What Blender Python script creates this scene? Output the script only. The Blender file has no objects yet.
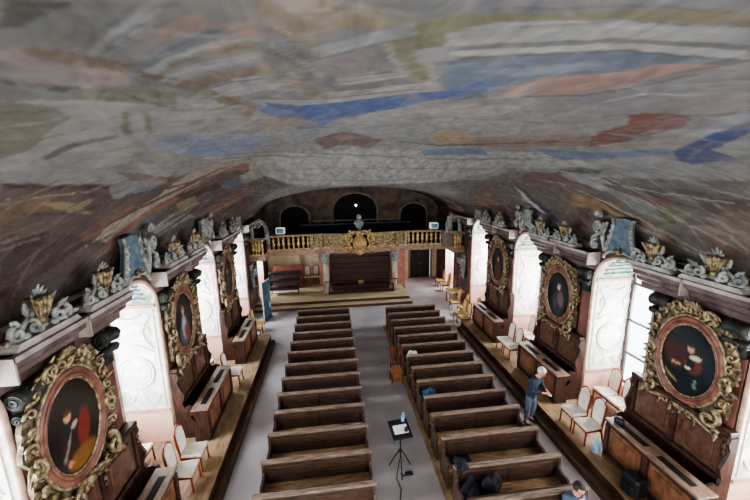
import bpy, bmesh, math, random
import numpy as np
from math import pi, sin, cos, radians
from mathutils import Vector, Matrix
random.seed(7)
SC = bpy.context.scene
COL = SC.collection
CX, XL, XR = 1.5, -4.3, 7.3
DZ = 0.35                      # height of the side platforms

# ------------------------------------------------------------ materials
def srgb(c):
    return tuple((v/255/12.92 if v/255 <= .04045 else ((v/255+.055)/1.055)**2.4) for v in c)
MATS = {}
def mat(name, c1, c2=None, scale=4.0, rough=.6, metal=0.0, stretch=(1,1,1), bump=0.0, spec=.4, detail=6, contrast=(.35,.65), c3=None, emit=None):
    if name in MATS: return MATS[name]
    m = bpy.data.materials.new(name); m.use_nodes = True
    nt = m.node_tree; b = nt.nodes['Principled BSDF']
    b.inputs['Roughness'].default_value = rough; b.inputs['Metallic'].default_value = metal
    b.inputs['Specular IOR Level'].default_value = spec
    c1 = srgb(c1); c2 = srgb(c2) if c2 else tuple(v*.8 for v in c1)
    tc = nt.nodes.new('ShaderNodeTexCoord'); mp = nt.nodes.new('ShaderNodeMapping')
    mp.inputs['Scale'].default_value = stretch
    oi = nt.nodes.new('ShaderNodeObjectInfo')
    nt.links.new(tc.outputs['Object'], mp.inputs['Vector']); nt.links.new(oi.outputs['Location'], mp.inputs['Location'])
    n = nt.nodes.new('ShaderNodeTexNoise'); n.inputs['Scale'].default_value = scale; n.inputs['Detail'].default_value = detail
    n.inputs['Distortion'].default_value = .4
    nt.links.new(mp.outputs[0], n.inputs['Vector'])
    r = nt.nodes.new('ShaderNodeValToRGB'); r.color_ramp.elements[0].position = contrast[0]; r.color_ramp.elements[1].position = contrast[1]
    r.color_ramp.elements[0].color = (*c2, 1); r.color_ramp.elements[1].color = (*c1, 1)
    if c3:
        e = r.color_ramp.elements.new(min(1, contrast[1]+.07)); e.color = (*srgb(c3), 1)
    nt.links.new(n.outputs['Fac'], r.inputs[0]); nt.links.new(r.outputs[0], b.inputs['Base Color'])
    if bump:
        bp = nt.nodes.new('ShaderNodeBump'); bp.inputs['Strength'].default_value = bump; bp.inputs['Distance'].default_value = .03
        nt.links.new(n.outputs['Fac'], bp.inputs['Height']); nt.links.new(bp.outputs[0], b.inputs['Normal'])
    if emit:
        b.inputs['Emission Color'].default_value = (*srgb(emit[0]), 1); b.inputs['Emission Strength'].default_value = emit[1]
    MATS[name] = m
    return m
def W(name, a, b, st=(1,1,1), rough=.45, **k):
    return mat(name, a, b, scale=3.0, stretch=st, rough=rough, bump=.15, contrast=(.3,.7), **k)
bench_wood = W('bench_wood', (94,72,60), (44,33,28), (1.2,8,14), rough=.42, c3=(128,98,76))
bench_rail = W('bench_rail_wood', (156,138,124), (92,74,62), (1.2,8,8), rough=.42)
seat_wood = W('bench_seat_wood', (200,164,122), (104,78,58), (1.2,10,6), rough=.4)
stall_wood = W('stall_walnut', (82,55,46), (40,28,24), (6,2,1.5), rough=.4)
stall_panel = W('stall_panel_walnut', (108,76,60), (64,43,35), (5,3,2), rough=.4)
desk_panel = W('desk_panel_oak', (136,92,66), (82,54,40), (5,3,1.5), rough=.4)
desk_top = W('desk_top_wood', (150,128,112), (104,80,66), (6,1.5,3), rough=.35)
dais_wood = W('platform_oak', (176,148,116), (120,94,70), (4,.8,1), rough=.5)
riser_wood = W('riser_oak', (96,72,54), (58,42,32), (4,.8,1), rough=.5)
dark_void = mat('dark_recess', (22,18,17), (14,11,11), rough=.7)
gilt = mat('aged_gilding', (188,170,132), (80,68,52), scale=11, rough=.42, metal=.4, bump=.6, c3=(226,212,176))
gilt_dark = mat('dark_gilding', (146,130,102), (64,54,44), scale=11, rough=.5, metal=.35, bump=.6, c3=(190,172,130))
red_marble = mat('reddish_frame', (142,96,82), (100,62,54), scale=5, rough=.4)
grey_stucco = mat('grey_stucco', (168,170,166), (104,106,102), scale=7, rough=.75, bump=.4, c3=(206,208,202))
cream_stone = mat('cream_stone', (196,184,166), (150,136,120), scale=3, rough=.6)
blue_panel = mat('blue_grey_stucco', (102,122,132), (74,90,100), scale=5, rough=.7)
cornice_m = mat('purple_brown_marble', (116,100,96), (76,62,60), scale=3, rough=.5)
cornice_l = mat('pale_cornice_edge', (180,172,164), (140,130,124), scale=3, rough=.5)
pier_m = mat('brown_marble', (104,80,72), (60,45,41), scale=2, rough=.5)
green_stone = mat('green_grey_console', (58,60,56), (30,32,30), scale=5, rough=.55, bump=.3)
chair_red = mat('red_brown_chair_wood', (140,56,32), (92,34,22), scale=5, rough=.4)
white_fab = mat('white_upholstery', (232,224,214), (212,202,190), scale=8, rough=.8)
bright_gilt = mat('bright_gilding', (214,188,132), (130,104,62), scale=10, rough=.4, metal=.35, bump=.3, c3=(240,224,180))
stage_oak = mat('stage_oak', (206,186,156), (176,154,124), scale=2, stretch=(.6,4,1), rough=.5)
tan_fab = mat('tan_seat', (226,196,140), (196,160,104), scale=8, rough=.7)
black_m = mat('black_plastic', (30,31,36), (18,18,22), scale=6, rough=.5)
navy_cloth = mat('navy_cloth', (28,32,42), (13,15,20), scale=7, rough=.85, bump=.5)
blue_cloth = mat('blue_cloth', (50,96,130), (24,54,84), scale=7, rough=.85, bump=.4)
white_cloth = mat('white_cloth', (226,226,226), (190,192,196), scale=7, rough=.85, bump=.3)
paper = mat('white_paper', (236,236,238), (222,222,226), scale=9, rough=.8)
skin = mat('skin', (214,160,134), (190,134,110), scale=6, rough=.6)
plaster = mat('cream_plaster', (226,212,182), (200,184,154), scale=2, rough=.85)
under_m = mat('gallery_soffit', (140,122,116), (104,88,82), scale=2, rough=.8)

def floor_mat():
    m = mat('grey_floor', (194,188,190), (164,158,160), scale=.9, rough=.42, spec=.5, contrast=(.3,.7))
    return m
def jamb_mat():
    # cream wall painting: pink marbled plinth below, cream field with pale blue-green arabesques above
    m = bpy.data.materials.new('painted_reveal'); m.use_nodes = True; nt = m.node_tree; N = nt.nodes; L = nt.links
    b = N['Principled BSDF']; b.inputs['Roughness'].default_value = .8
    tc = N.new('ShaderNodeTexCoord'); sep = N.new('ShaderNodeSeparateXYZ'); L.new(tc.outputs['Object'], sep.inputs[0])
    n = N.new('ShaderNodeTexNoise'); n.inputs['Scale'].default_value = 2.6; n.inputs['Detail'].default_value = 5; n.inputs['Distortion'].default_value = 1.4
    L.new(tc.outputs['Object'], n.inputs['Vector'])
    r = N.new('ShaderNodeValToRGB'); cr = r.color_ramp
    cr.elements[0].position = .36; cr.elements[0].color = (*srgb((214,204,186)),1)
    cr.elements[1].position = .62; cr.elements[1].color = (*srgb((248,242,232)),1)
    e = cr.elements.new(.46); e.color = (*srgb((190,202,198)),1)
    e = cr.elements.new(.52); e.color = (*srgb((236,216,202)),1)
    L.new(n.outputs['Fac'], r.inputs[0])
    r2 = N.new('ShaderNodeValToRGB'); r2.color_ramp.elements[0].color = (*srgb((222,172,152)),1); r2.color_ramp.elements[1].color = (*srgb((236,200,182)),1)
    L.new(n.outputs['Fac'], r2.inputs[0])
    mt = N.new('ShaderNodeMath'); mt.operation = 'GREATER_THAN'; mt.inputs[1].default_value = 1.25; L.new(sep.outputs['Z'], mt.inputs[0])
    mx = N.new('ShaderNodeMix'); mx.data_type = 'RGBA'
    L.new(mt.outputs[0], mx.inputs[0]); L.new(r2.outputs[0], mx.inputs[6]); L.new(r.outputs[0], mx.inputs[7])
    r3 = N.new('ShaderNodeValToRGB'); r3.color_ramp.elements[0].position = .42; r3.color_ramp.elements[1].position = .56
    r3.color_ramp.elements[0].color = (*srgb((128,152,148)),1); r3.color_ramp.elements[1].color = (*srgb((214,206,184)),1)
    n3 = N.new('ShaderNodeTexNoise'); n3.inputs['Scale'].default_value = 5; L.new(tc.outputs['Object'], n3.inputs['Vector']); L.new(n3.outputs['Fac'], r3.inputs[0])
    m3 = N.new('ShaderNodeMath'); m3.operation = 'GREATER_THAN'; m3.inputs[1].default_value = 4.15; L.new(sep.outputs['Z'], m3.inputs[0])
    mx3 = N.new('ShaderNodeMix'); mx3.data_type = 'RGBA'; L.new(m3.outputs[0], mx3.inputs[0]); L.new(mx.outputs[2], mx3.inputs[6]); L.new(r3.outputs[0], mx3.inputs[7])
    L.new(mx3.outputs[2], b.inputs['Base Color'])
    return m
reveal_m = jamb_mat()
def attr_mat(name, attr, streak=0.25, rough=.85, scale=(1,1,1), ns=3.0):
    m = bpy.data.materials.new(name); m.use_nodes = True; nt = m.node_tree; N = nt.nodes; L = nt.links
    b = N['Principled BSDF']; b.inputs['Roughness'].default_value = rough; b.inputs['Specular IOR Level'].default_value = .2
    a = N.new('ShaderNodeAttribute'); a.attribute_name = attr
    tc = N.new('ShaderNodeTexCoord'); mp = N.new('ShaderNodeMapping'); mp.inputs['Scale'].default_value = scale; L.new(tc.outputs['Object'], mp.inputs[0])
    n = N.new('ShaderNodeTexNoise'); n.inputs['Scale'].default_value = ns; n.inputs['Detail'].default_value = 7; n.inputs['Distortion'].default_value = 1.2
    L.new(mp.outputs[0], n.inputs['Vector'])
    r = N.new('ShaderNodeValToRGB'); r.color_ramp.elements[0].position = .3; r.color_ramp.elements[1].position = .7
    k = 1-streak; r.color_ramp.elements[0].color = (k,k,k*1.02,1); r.color_ramp.elements[1].color = (1+streak,1+streak*.95,1+streak*.85,1)
    L.new(n.outputs['Fac'], r.inputs[0])
    mx = N.new('ShaderNodeMix'); mx.data_type = 'RGBA'; mx.blend_type = 'MULTIPLY'; mx.inputs[0].default_value = 1
    L.new(a.outputs['Color'], mx.inputs[6]); L.new(r.outputs[0], mx.inputs[7]); L.new(mx.outputs[2], b.inputs['Base Color'])
    return m
fresco_m = attr_mat('ceiling_fresco', 'paint', .22, scale=(1,.5,1))
canvas_m = attr_mat('oil_painting', 'paint', .18, rough=.45, ns=8)

# ------------------------------------------------------------ object helpers
def link(name, bm, m, parent=None, smooth=False, loc=None):
    me = bpy.data.meshes.new(name)
    bmesh.ops.recalc_face_normals(bm, faces=bm.faces)
    bm.to_mesh(me); bm.free()
    for mm in (m if isinstance(m, (list,tuple)) else [m]): me.materials.append(mm)
    if smooth:
        for p in me.polygons: p.use_smooth = True
    o = bpy.data.objects.new(name, me); COL.objects.link(o)
    if parent: o.parent = parent
    if loc: o.location = loc
    return o
def tag(o, label, cat, group=None):
    o['label'] = label; o['category'] = cat
    if group: o['group'] = group
    return o
def thing(name, label, cat, loc=(0,0,0), rz=0, group=None):
    o = bpy.data.objects.new(name, None); COL.objects.link(o); o.empty_display_size = .1
    o.location = loc; o.rotation_euler = (0,0,rz)
    return tag(o, label, cat, group)
def struct(name, bm, m, parent=None, smooth=False):
    o = link(name, bm, m, parent, smooth)
    if not parent: o['kind'] = 'structure'
    return o
def copy_tree(o, parent=None):
    c = o.copy(); COL.objects.link(c)
    if parent: c.parent = parent
    for ch in o.children: copy_tree(ch, c)
    return c
def place(proto, used, loc, rz, label, group=None, scale=1):
    o = copy_tree(proto) if used[0] else proto
    used[0] = True
    o.location = loc; o.rotation_euler = (0,0,rz); o.scale = (scale,)*3; o['label'] = label
    if group: o['group'] = group
    return o
# ------------------------------------------------------------ shapes
def B(): return bmesh.new()
def box(bm, x0, x1, y0, y1, z0, z1, bev=0, M=None):
    g = bmesh.ops.create_cube(bm, size=1)
    for v in g['verts']:
        v.co = Vector(((x0+x1)/2+v.co.x*(x1-x0), (y0+y1)/2+v.co.y*(y1-y0), (z0+z1)/2+v.co.z*(z1-z0)))
    vs = g['verts']
    if bev:
        es = list({e for v in vs for e in v.link_edges})
        r = bmesh.ops.bevel(bm, geom=es, offset=bev, segments=1, affect='EDGES', profile=.5)
        vs = list({v for f in r['faces'] for v in f.verts} | {v for v in vs if v.is_valid})
    if M: bmesh.ops.transform(bm, matrix=M, verts=vs)
    return vs
def tube(bm, pts, r, n=8, closed=False, flat=None):
    pts = [Vector(p) for p in pts]; N = len(pts)
    rr = r if isinstance(r, (list,tuple)) else [r]*N
    rings = []; up = Vector((.13,.31,.94)).normalized(); prev = None
    for i, p in enumerate(pts):
        a = pts[(i-1)%N] if (closed or i > 0) else p
        b = pts[(i+1)%N] if (closed or i < N-1) else p
        t = (b-a).normalized() if (b-a).length > 1e-9 else Vector((0,0,1))
        if prev is None:
            u = t.cross(up)
            if u.length < .05: u = t.cross(Vector((1,0,0)))
        else: u = prev - t*prev.dot(t)
        u.normalize(); v = t.cross(u); prev = u
        ring = []
        for k in range(n):
            w = 2*pi*k/n; q = p+(u*cos(w)+v*sin(w))*rr[i]
            if flat is not None: q.x = p.x+(q.x-p.x)*flat
            ring.append(bm.verts.new(q))
        rings.append(ring)
    for i in range(N if closed else N-1):
        A, Bq = rings[i], rings[(i+1)%N]
        for k in range(n): bm.faces.new((A[k], A[(k+1)%n], Bq[(k+1)%n], Bq[k]))
    if not closed:
        bm.faces.new(rings[0][::-1]); bm.faces.new(rings[-1])
def lathe(bm, prof, n=14, c=(0,0,0), sx=1, sy=1, M=None):
    rings = []; vs = []
    for r, z in prof:
        rings.append([bm.verts.new((c[0]+max(r,1e-4)*cos(2*pi*k/n)*sx, c[1]+max(r,1e-4)*sin(2*pi*k/n)*sy, c[2]+z)) for k in range(n)]); vs += rings[-1]
    for A, Q in zip(rings, rings[1:]):
        for k in range(n): bm.faces.new((A[k], A[(k+1)%n], Q[(k+1)%n], Q[k]))
    bm.faces.new(rings[0][::-1]); bm.faces.new(rings[-1])
    if M: bmesh.ops.transform(bm, matrix=M, verts=vs)
    return vs
def prism(bm, poly, axis, a, b, M=None):
    # poly in the two remaining axes, extruded along axis from a to b
    def P(u, v, w):
        return {'x': (w,u,v), 'y': (u,w,v), 'z': (u,v,w)}[axis]
    A = [bm.verts.new(P(u,v,a)) for u,v in poly]; Q = [bm.verts.new(P(u,v,b)) for u,v in poly]
    n = len(poly)
    for k in range(n): bm.faces.new((A[k], A[(k+1)%n], Q[(k+1)%n], Q[k]))
    bm.faces.new(A[::-1]); bm.faces.new(Q)
    if M: bmesh.ops.transform(bm, matrix=M, verts=A+Q)
def ball(bm, c, r, s=(1,1,1), M=None, seg=10):
    g = bmesh.ops.create_uvsphere(bm, u_segments=seg, v_segments=max(5,seg*2//3), radius=r)
    for v in g['verts']: v.co = Vector((v.co.x*s[0], v.co.y*s[1], v.co.z*s[2]))
    if M: bmesh.ops.transform(bm, matrix=M, verts=g['verts'])
    for v in g['verts']: v.co += Vector(c)
def spiral(c, r0, r1, a0, turns, n=22, x=0.0, xr=0.0):
    out = []
    for i in range(n):
        t = i/(n-1); a = a0+turns*2*pi*t; r = r0+(r1-r0)*t**.8
        out.append((x+xr*sin(t*pi), c[0]+r*cos(a), c[1]+r*sin(a)))
    return out
def leaf(bm, p, ang, L, w, th=.02, curl=.35, x=0.0):
    # acanthus leaf in the yz plane with serrated outline, curling outwards (+x)
    n = 7; left = []; right = []
    d = Vector((0, cos(ang), sin(ang))); s = Vector((0, -sin(ang), cos(ang)))
    for i in range(n+1):
        t = i/n; wd = w*sin(pi*min(1,t*.9+.1))**.8*(1 if i%2 else .68)*(1-t*.25)
        if i == n: wd = .002
        q = Vector((x+curl*L*t*t, p[0], p[1]))+d*L*t
        left.append((q+s*wd, q+s*wd+Vector((th,0,0)))); right.append((q-s*wd, q-s*wd+Vector((th,0,0))))
    vl = [(bm.verts.new(a), bm.verts.new(b)) for a,b in left]; vr = [(bm.verts.new(a), bm.verts.new(b)) for a,b in right]
    for i in range(n):
        bm.faces.new((vl[i][1], vl[i+1][1], vr[i+1][1], vr[i][1])); bm.faces.new((vl[i][0], vr[i][0], vr[i+1][0], vl[i+1][0]))
        bm.faces.new((vl[i][0], vl[i+1][0], vl[i+1][1], vl[i][1])); bm.faces.new((vr[i][0], vr[i][1], vr[i+1][1], vr[i+1][0]))

# ------------------------------------------------------------ vault
ZS, Y_END = 4.85, 18.5
def vprof(Y):
    t = max(0, min(1, (Y-11.0)/(Y_END-11.0))); t = t*t*(3-2*t)
    return 8.2-1.63*t-ZS, 2.4-.4*t, 6.0-.15*t
WIN_POWER = 750; EXPO = 1.5
FRESCO = [
((112,114,112),[2038,217,2022,221,2004,225,1986,229,1967,233,1946,237,1925,240,1903,244,1881,247,1857,250,1833,253,1809,256,1784,258,1759,260,1734,261,1709,262,1684,262,1660,262,1637,262,1615,261,1595,260,1578,258,1565,257,1548,255,1528,253,1507,251,1485,248,1462,245,1439,242,1416,239,1393,235,1332,263,1255,296,1160,333,1044,374,1068,392,1095,410,1125,429,1158,448,1194,468,1233,488,1276,508,1323,526,1372,542,1424,556,1476,566,1526,573,1567,576,1604,577,1653,575,1708,569,1765,558,1821,542,1875,523,1926,502,1973,480,2015,457,2052,435,2085,414,2115,394,2141,375,2164,358,2184,342,2203,327,2219,314,2160,284,2111,258,2071,236]),
((142,144,140),[2219,314,2203,327,2184,342,2164,358,2141,375,2115,394,2085,414,2052,435,2015,457,1973,480,1926,502,1875,523,1821,542,1765,558,1708,569,1653,575,1604,577,1567,576,1526,573,1476,566,1424,556,1372,542,1323,526,1276,508,1233,488,1194,468,1158,448,1125,429,1095,410,1068,392,1044,374,896,419,733,460,564,492,568,532,573,577,579,628,586,689,594,760,603,846,615,951,602,1100,641,1260,761,1401,928,1521,1118,1618,1312,1696,1519,1758,1743,1773,2062,1636,2207,1399,2292,1157,2391,991,2451,850,2494,742,2525,658,2520,579,2517,518,2514,470,2512,430,2399,391,2300,351]),
((166,166,159),[2294,817,2236,946,2152,1107,2015,1206,1859,1250,1709,1264,1582,1277,1467,1278,1321,1260,1173,1217,1047,1140,974,1020,922,912,881,821,669,780,685,867,705,973,731,1104,754,1269,848,1414,980,1551,1156,1630,1342,1693,1538,1734,1742,1734,1937,1647,2118,1557,2239,1380,2317,1190]),  # band lightened in the paint to make up for weak lighting there
((68,66,58),[2038,217,2016,222,1991,228,2025,239,2062,243,2079,240]),
((100,104,104),[1991,228,1970,232,1948,236,1925,240,1986,260,2049,282,2070,270,2089,259,2111,258,2079,240,2055,245]),
((126,117,120),[2111,258,2094,270,2075,282,2063,309,2048,342,2083,366,2112,344,2138,324,2150,302,2160,284]),
((160,138,132),[2087,305,2060,312,2056,335,2073,361,2123,342,2095,327]),
((108,94,70),[2085,260,2066,276,2049,297,2028,323,2014,349,1998,379,1975,429,1945,493,1964,535,1990,471,2010,421,2028,373,2041,336,2067,312,2088,291,2097,267]),
((80,78,72),[2166,287,2153,309,2136,334,2146,341,2165,316,2180,294]),
((108,106,80),[2131,344,2102,364,2069,386,2031,410,2059,457,2103,421,2139,389,2152,359]),
((112,106,86),[2219,314,2210,336,2200,362,2223,389,2366,412,2414,397,2307,354]),
((142,142,143),[2204,377,2159,419,2241,496,2287,450]),
((120,110,82),[2159,419,2151,426,2232,510,2242,495]),
((150,150,148),[2151,426,2135,440,2206,528,2232,510]),
((122,114,86),[2135,440,2128,452,2191,537,2206,528]),
((80,82,86),[2395,438,2311,447,2244,483,2261,495,2325,464,2402,452]),
((84,92,98),[2051,285,2003,260,1954,244,1925,240,1918,241,1954,249,2000,264,2049,290]),
((134,138,140),[2049,292,2001,267,1954,252,1915,242,1908,243,1953,258,2001,273,2046,297]),
((88,96,100),[2047,299,2002,276,1951,260,1902,246,1898,250,1948,264,2002,283,2045,304]),
((120,112,112),[2041,306,2001,287,1949,270,1932,268,1960,295,1989,313,2026,321]),
((142,112,94),[1946,277,1895,262,1876,283,1921,293,1962,296]),
((92,100,104),[2028,330,1963,306,1924,298,1888,289,1860,294,1889,304,1928,313,1969,322,2025,343]),
((140,142,142),[2025,343,1966,323,1926,315,1888,306,1861,313,1891,320,1969,337,2021,356]),
((122,106,74),[1994,344,1926,320,1890,318,1855,314,1855,336,1923,340,1993,362]),
((130,134,138),[2023,368,1941,345,1896,345,1851,342,1855,362,1897,366,1940,369,2017,393]),
((118,102,72),[2004,399,1946,379,1901,377,1858,373,1867,403,1937,411,1983,425]),
((148,150,150),[1995,428,1915,404,1868,407,1820,408,1809,449,1893,472,1959,475]),
((120,108,78),[1992,396,1964,453,1924,528,1948,558,1984,480,2010,421]),
((150,146,132),[2017,516,1954,513,1948,558,2024,574]),
((136,120,84),[1993,597,1930,525,1910,535,1976,628]),
((150,122,100),[1871,279,1837,281,1839,313,1870,304]),
((140,120,76),[1833,253,1808,256,1782,258,1756,260,1730,261,1704,262,1677,297,1700,311,1736,300,1780,334,1805,322,1831,285]),
((158,152,140),[1812,255,1775,259,1739,261,1754,277,1797,278]),
((166,142,104),[1734,261,1711,267,1676,300,1690,304,1721,279]),
((112,110,110),[1838,284,1828,289,1799,348,1753,443,1774,496,1814,420,1843,365]),
((128,116,92),[1866,365,1808,441,1753,528,1776,542,1832,471,1875,416]),
((136,122,122),[1761,373,1705,356,1649,421,1690,436,1735,450,1757,419]),
((144,145,148),[1781,344,1737,329,1699,315,1662,293,1646,322,1682,337,1724,352,1771,366]),
((120,116,84),[1685,289,1658,288,1633,287,1609,285,1588,282,1572,280,1556,277,1536,274,1514,270,1491,266,1468,262,1444,258,1421,253,1398,248,1375,243,1330,264,1360,268,1390,271,1421,274,1451,276,1480,278,1510,282,1537,286,1561,289,1579,292,1596,303,1618,315,1607,344,1636,358,1579,481,1624,458,1680,340,1646,324,1661,297]),
((162,156,142),[1684,337,1672,345,1628,445,1637,453]),
((164,160,150),[1764,514,1710,508,1660,499,1617,486,1578,471,1560,511,1590,532,1635,552,1690,569,1753,581]),
((148,142,128),[1744,449,1685,440,1632,429,1622,449,1678,469,1744,486]),
((146,144,142),[1636,358,1598,344,1582,385,1620,396]),
((158,152,140),[1616,393,1605,393,1557,523,1571,501]),
((116,120,124),[1684,262,1660,262,1637,262,1615,261,1595,260,1578,258,1565,257,1548,255,1528,253,1507,251,1485,248,1462,245,1439,242,1416,239,1393,235,1373,244,1400,248,1427,250,1454,253,1480,255,1505,256,1526,260,1545,264,1562,268,1575,271,1592,275,1612,278,1634,281,1658,283]),
((146,147,145),[1616,315,1596,304,1578,294,1560,291,1536,287,1508,284,1479,279,1449,278,1419,275,1388,273,1357,269,1327,265,1272,289,1305,294,1338,299,1372,304,1406,307,1440,310,1470,317,1501,324,1530,331,1556,336,1576,342,1602,347]),
((108,110,106),[1596,346,1572,341,1553,336,1526,330,1498,324,1469,317,1440,310,1406,308,1371,304,1336,300,1302,295,1269,290,1255,296,1289,302,1324,307,1359,311,1395,315,1430,317,1460,326,1489,333,1519,341,1546,347,1569,353,1591,359]),
((158,158,153),[1592,359,1570,354,1547,348,1518,342,1488,335,1458,327,1428,319,1392,317,1356,313,1320,308,1286,303,1252,297,1219,310,1256,316,1294,322,1333,326,1372,330,1412,332,1443,341,1474,349,1506,357,1536,364,1563,370,1583,376]),
((92,112,132),[1592,392,1570,385,1548,378,1522,370,1493,362,1465,353,1436,343,1409,334,1364,331,1319,326,1275,320,1261,336,1295,344,1331,351,1327,392,1361,407,1398,421,1436,435,1457,510,1503,536,1549,560,1575,461]),
((120,136,150),[1556,425,1522,412,1485,398,1450,383,1410,373,1371,361,1371,389,1404,404,1439,419,1475,433,1518,430]),
((58,90,152),[1908,529,1827,583,1718,581,1652,561,1599,537,1564,511,1533,477,1501,445,1473,501,1509,534,1547,567,1590,641,1641,687,1709,731,1787,811,1872,693]),
((90,112,150),[1935,523,1856,604,1753,856,1861,835,1907,642]),
((132,128,126),[1437,538,1393,506,1354,475,1324,448,1297,422,1272,399,1255,374,1239,352,1225,332,1212,313,1099,355,965,399,983,428,1003,460,1030,486,1061,514,1082,554,1106,601,1135,654,1203,684,1279,710,1360,727,1438,743,1513,749,1572,745,1586,659,1542,581,1490,561]),
((156,118,102),[1459,499,1440,431,1398,416,1358,399,1320,383,1308,348,1268,340,1229,332,1240,351,1252,373,1265,396,1296,445,1325,500,1406,518]),
((176,148,124),[1445,527,1442,474,1390,484,1402,537]),
((112,118,128),[1304,519,1278,483,1255,450,1235,421,1204,398,1175,376,1140,415,1157,444,1176,476,1198,512]),
((150,144,132),[1582,679,1532,638,1471,596,1384,592,1297,577,1343,642,1400,716,1507,705]),
((132,82,72),[965,730,994,660,1018,564,1092,513,1081,487,1013,453,957,483,955,563,901,619,895,713]),
((150,122,100),[1337,1041,1256,970,1187,896,1130,825,1083,761,1044,702,1011,650,905,708,940,786,985,879,1042,989,1114,1083,1214,1159]),
((170,144,92),[1411,1003,1383,908,1318,876,1197,985,1277,1154]),
((98,124,160),[1339,1255,1193,1189,1093,1069,967,1141,1104,1248,1277,1311]),
((104,126,156),[970,890,909,824,859,762,836,684,818,619,803,564,758,578,765,632,773,697,783,774,795,868]),
((66,88,142),[786,565,866,493,904,447,937,408,857,430,779,501,704,483,690,557,724,573]),
((150,158,168),[894,499,953,438,1002,388,948,404,910,445,866,493]),
((122,142,172),[2250,566,2174,609,2128,682,2069,770,1991,874,2131,1044,2219,938,2287,841,2279,640]),
((124,98,88),[1835,1063,1679,932,1554,1146,1575,1264,1683,1195,1787,1250]),
((150,120,96),[1753,1012,1666,996,1626,1101,1707,1146]),
((146,128,110),[1999,612,1924,652,1841,686,1786,797,1870,776,1951,742]),
((100,112,104),[699,951,707,833,657,765,630,793,647,895]),
((60,72,64),[683,922,694,820,658,774,640,796,657,891]),
((104,86,80),[2525,434,2530,475,2536,525,2543,588,2552,671,2522,739,2483,823,2428,990,2317,1190,2245,1390,2130,1585,3033,1724,2972,1494,3078,1243,3097,1048,3106,904,3139,772,3139,677,3138,603,3138,544,3138,495,3069,503,2978,505,2874,501,2760,488,2642,465]),
((56,44,40),[2512,430,2517,471,2522,520,2529,583,2538,664,2559,674,2549,591,2541,527,2535,477,2529,436]),
((84,68,64),[2739,485,2757,533,2779,592,2869,690,2933,610,2974,553,3006,505,2880,501]),
((128,104,70),[2604,456,2587,516,2636,558,2684,502,2681,474]),
((162,142,92),[2615,517,2618,594,2608,628,2661,612,2709,657,2689,597]),
((144,92,66),[2822,639,2752,682,2686,776,2733,773,2835,714,2854,661]),
((170,150,132),[2869,690,2797,722,2724,790,2628,859,2464,888,2328,960,2200,1123,2230,1177,2376,1042,2522,964,2677,907,2856,760,2907,721]),
((152,96,72),[2907,721,2856,760,2677,907,2522,964,2376,1042,2237,1188,2285,1261,2426,1137,2588,1053,2739,960,2922,798,2957,751]),
((124,132,136),[2536,635,2442,675,2501,834,2579,790,2631,680]),
((128,92,68),[2446,617,2462,713,2483,848,2520,901,2508,771,2498,675]),
((76,70,66),[2651,950,2540,1177,2548,1277,2733,1089]),
((150,128,88),[2728,985,2676,1099,2763,1181,2814,1049]),
((92,104,134),[2547,1228,2309,1270,2279,1325,2460,1355,2571,1285]),
((160,156,140),[2379,1267,2196,1272,2127,1339,2270,1388,2421,1360]),
((130,86,70),[2846,1255,2496,1390,2312,1449,2423,1500,2792,1432,2935,1324]),
((146,140,132),[2902,897,2835,1128,2881,1171,2969,957]),
((98,108,112),[2911,774,2776,869,2739,960,2810,928,2956,816]),
((118,106,92),[701,1185,666,1000,624,894,591,805,529,746,477,692,481,634,484,584,487,541,490,503,311,520,150,524,21,518,36,570,55,629,105,688,169,753,251,876,228,1051,266,1283,312,1466,391,1690,723,1438]),
((130,96,84),[631,1159,661,932,571,903,495,1097]),
((170,166,156),[638,941,601,802,536,783,532,858,571,924]),
((150,164,178),[592,933,572,846,482,787,476,837]),
((62,66,108),[462,1230,378,1192,252,1111,122,1048,112,1080,181,1166,336,1241]),
((190,182,170),[524,1246,356,1210,187,1136,202,1164,336,1241]),
((160,124,68),[422,959,414,888,357,821,239,749,223,794,294,871,302,983]),
((98,64,54),[306,965,284,910,130,930,131,972]),
((140,76,68),[445,697,436,663,381,656,371,697]),
((112,122,84),[352,711,357,641,285,622,227,674,280,714]),
((134,140,134),[495,832,425,727,267,671,299,744]),
((96,96,92),[519,763,510,673,503,600,444,555,439,610,434,675]),
((156,138,116),[269,790,204,699,150,642,106,591,95,610,128,664,167,725,220,804]),
((84,80,72),[432,611,450,554,466,506,382,515,349,583]),
((150,130,112),[276,648,271,579,268,522,225,523,227,564,229,610]),
((120,78,66),[260,875,169,753,133,777,199,866]),
((96,72,68),[391,1690,312,1466,266,1283,77,1303,143,1548]),
((150,110,92),[617,1558,324,1421,342,1599]),
((88,96,100),[2048,287,1999,262,1953,249,1925,243,1925,242,1951,246,1998,260,2048,286]),
((142,146,148),[2049,303,1997,279,1943,261,1899,249,1899,248,1942,259,1996,276,2048,302]),
((84,90,96),[2039,307,1989,288,1935,272,1901,263,1900,262,1934,269,1988,286,2039,306]),
((76,90,104),[2035,334,1967,312,1891,297,1853,293,1853,291,1890,292,1926,300,1964,307,2034,332]),
((150,152,152),[2035,345,1966,328,1915,321,1868,313,1867,311,1914,318,1963,323,2034,344]),
((150,150,150),[2028,374,1952,362,1901,359,1852,353,1851,351,1899,355,1949,356,2027,372]),
((96,86,66),[1998,349,1925,332,1852,324,1852,323,1887,326,1924,328,1997,347]),
((84,78,72),[2167,288,2156,310,2142,337,2106,378,2089,430,2064,500,2061,497,2084,426,2100,374,2120,353,2136,334,2152,308,2166,287]),
((96,80,60),[2067,276,2055,300,2041,328,2019,358,1991,394,1968,433,1967,431,1986,388,2014,353,2036,324,2052,298,2065,276]),
((96,80,56),[1991,415,1972,476,1934,554,1932,549,1965,466,1988,412]),
((90,96,100),[2018,432,1931,418,1881,421,1832,421,1831,418,1880,416,1928,410,2016,429]),
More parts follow.
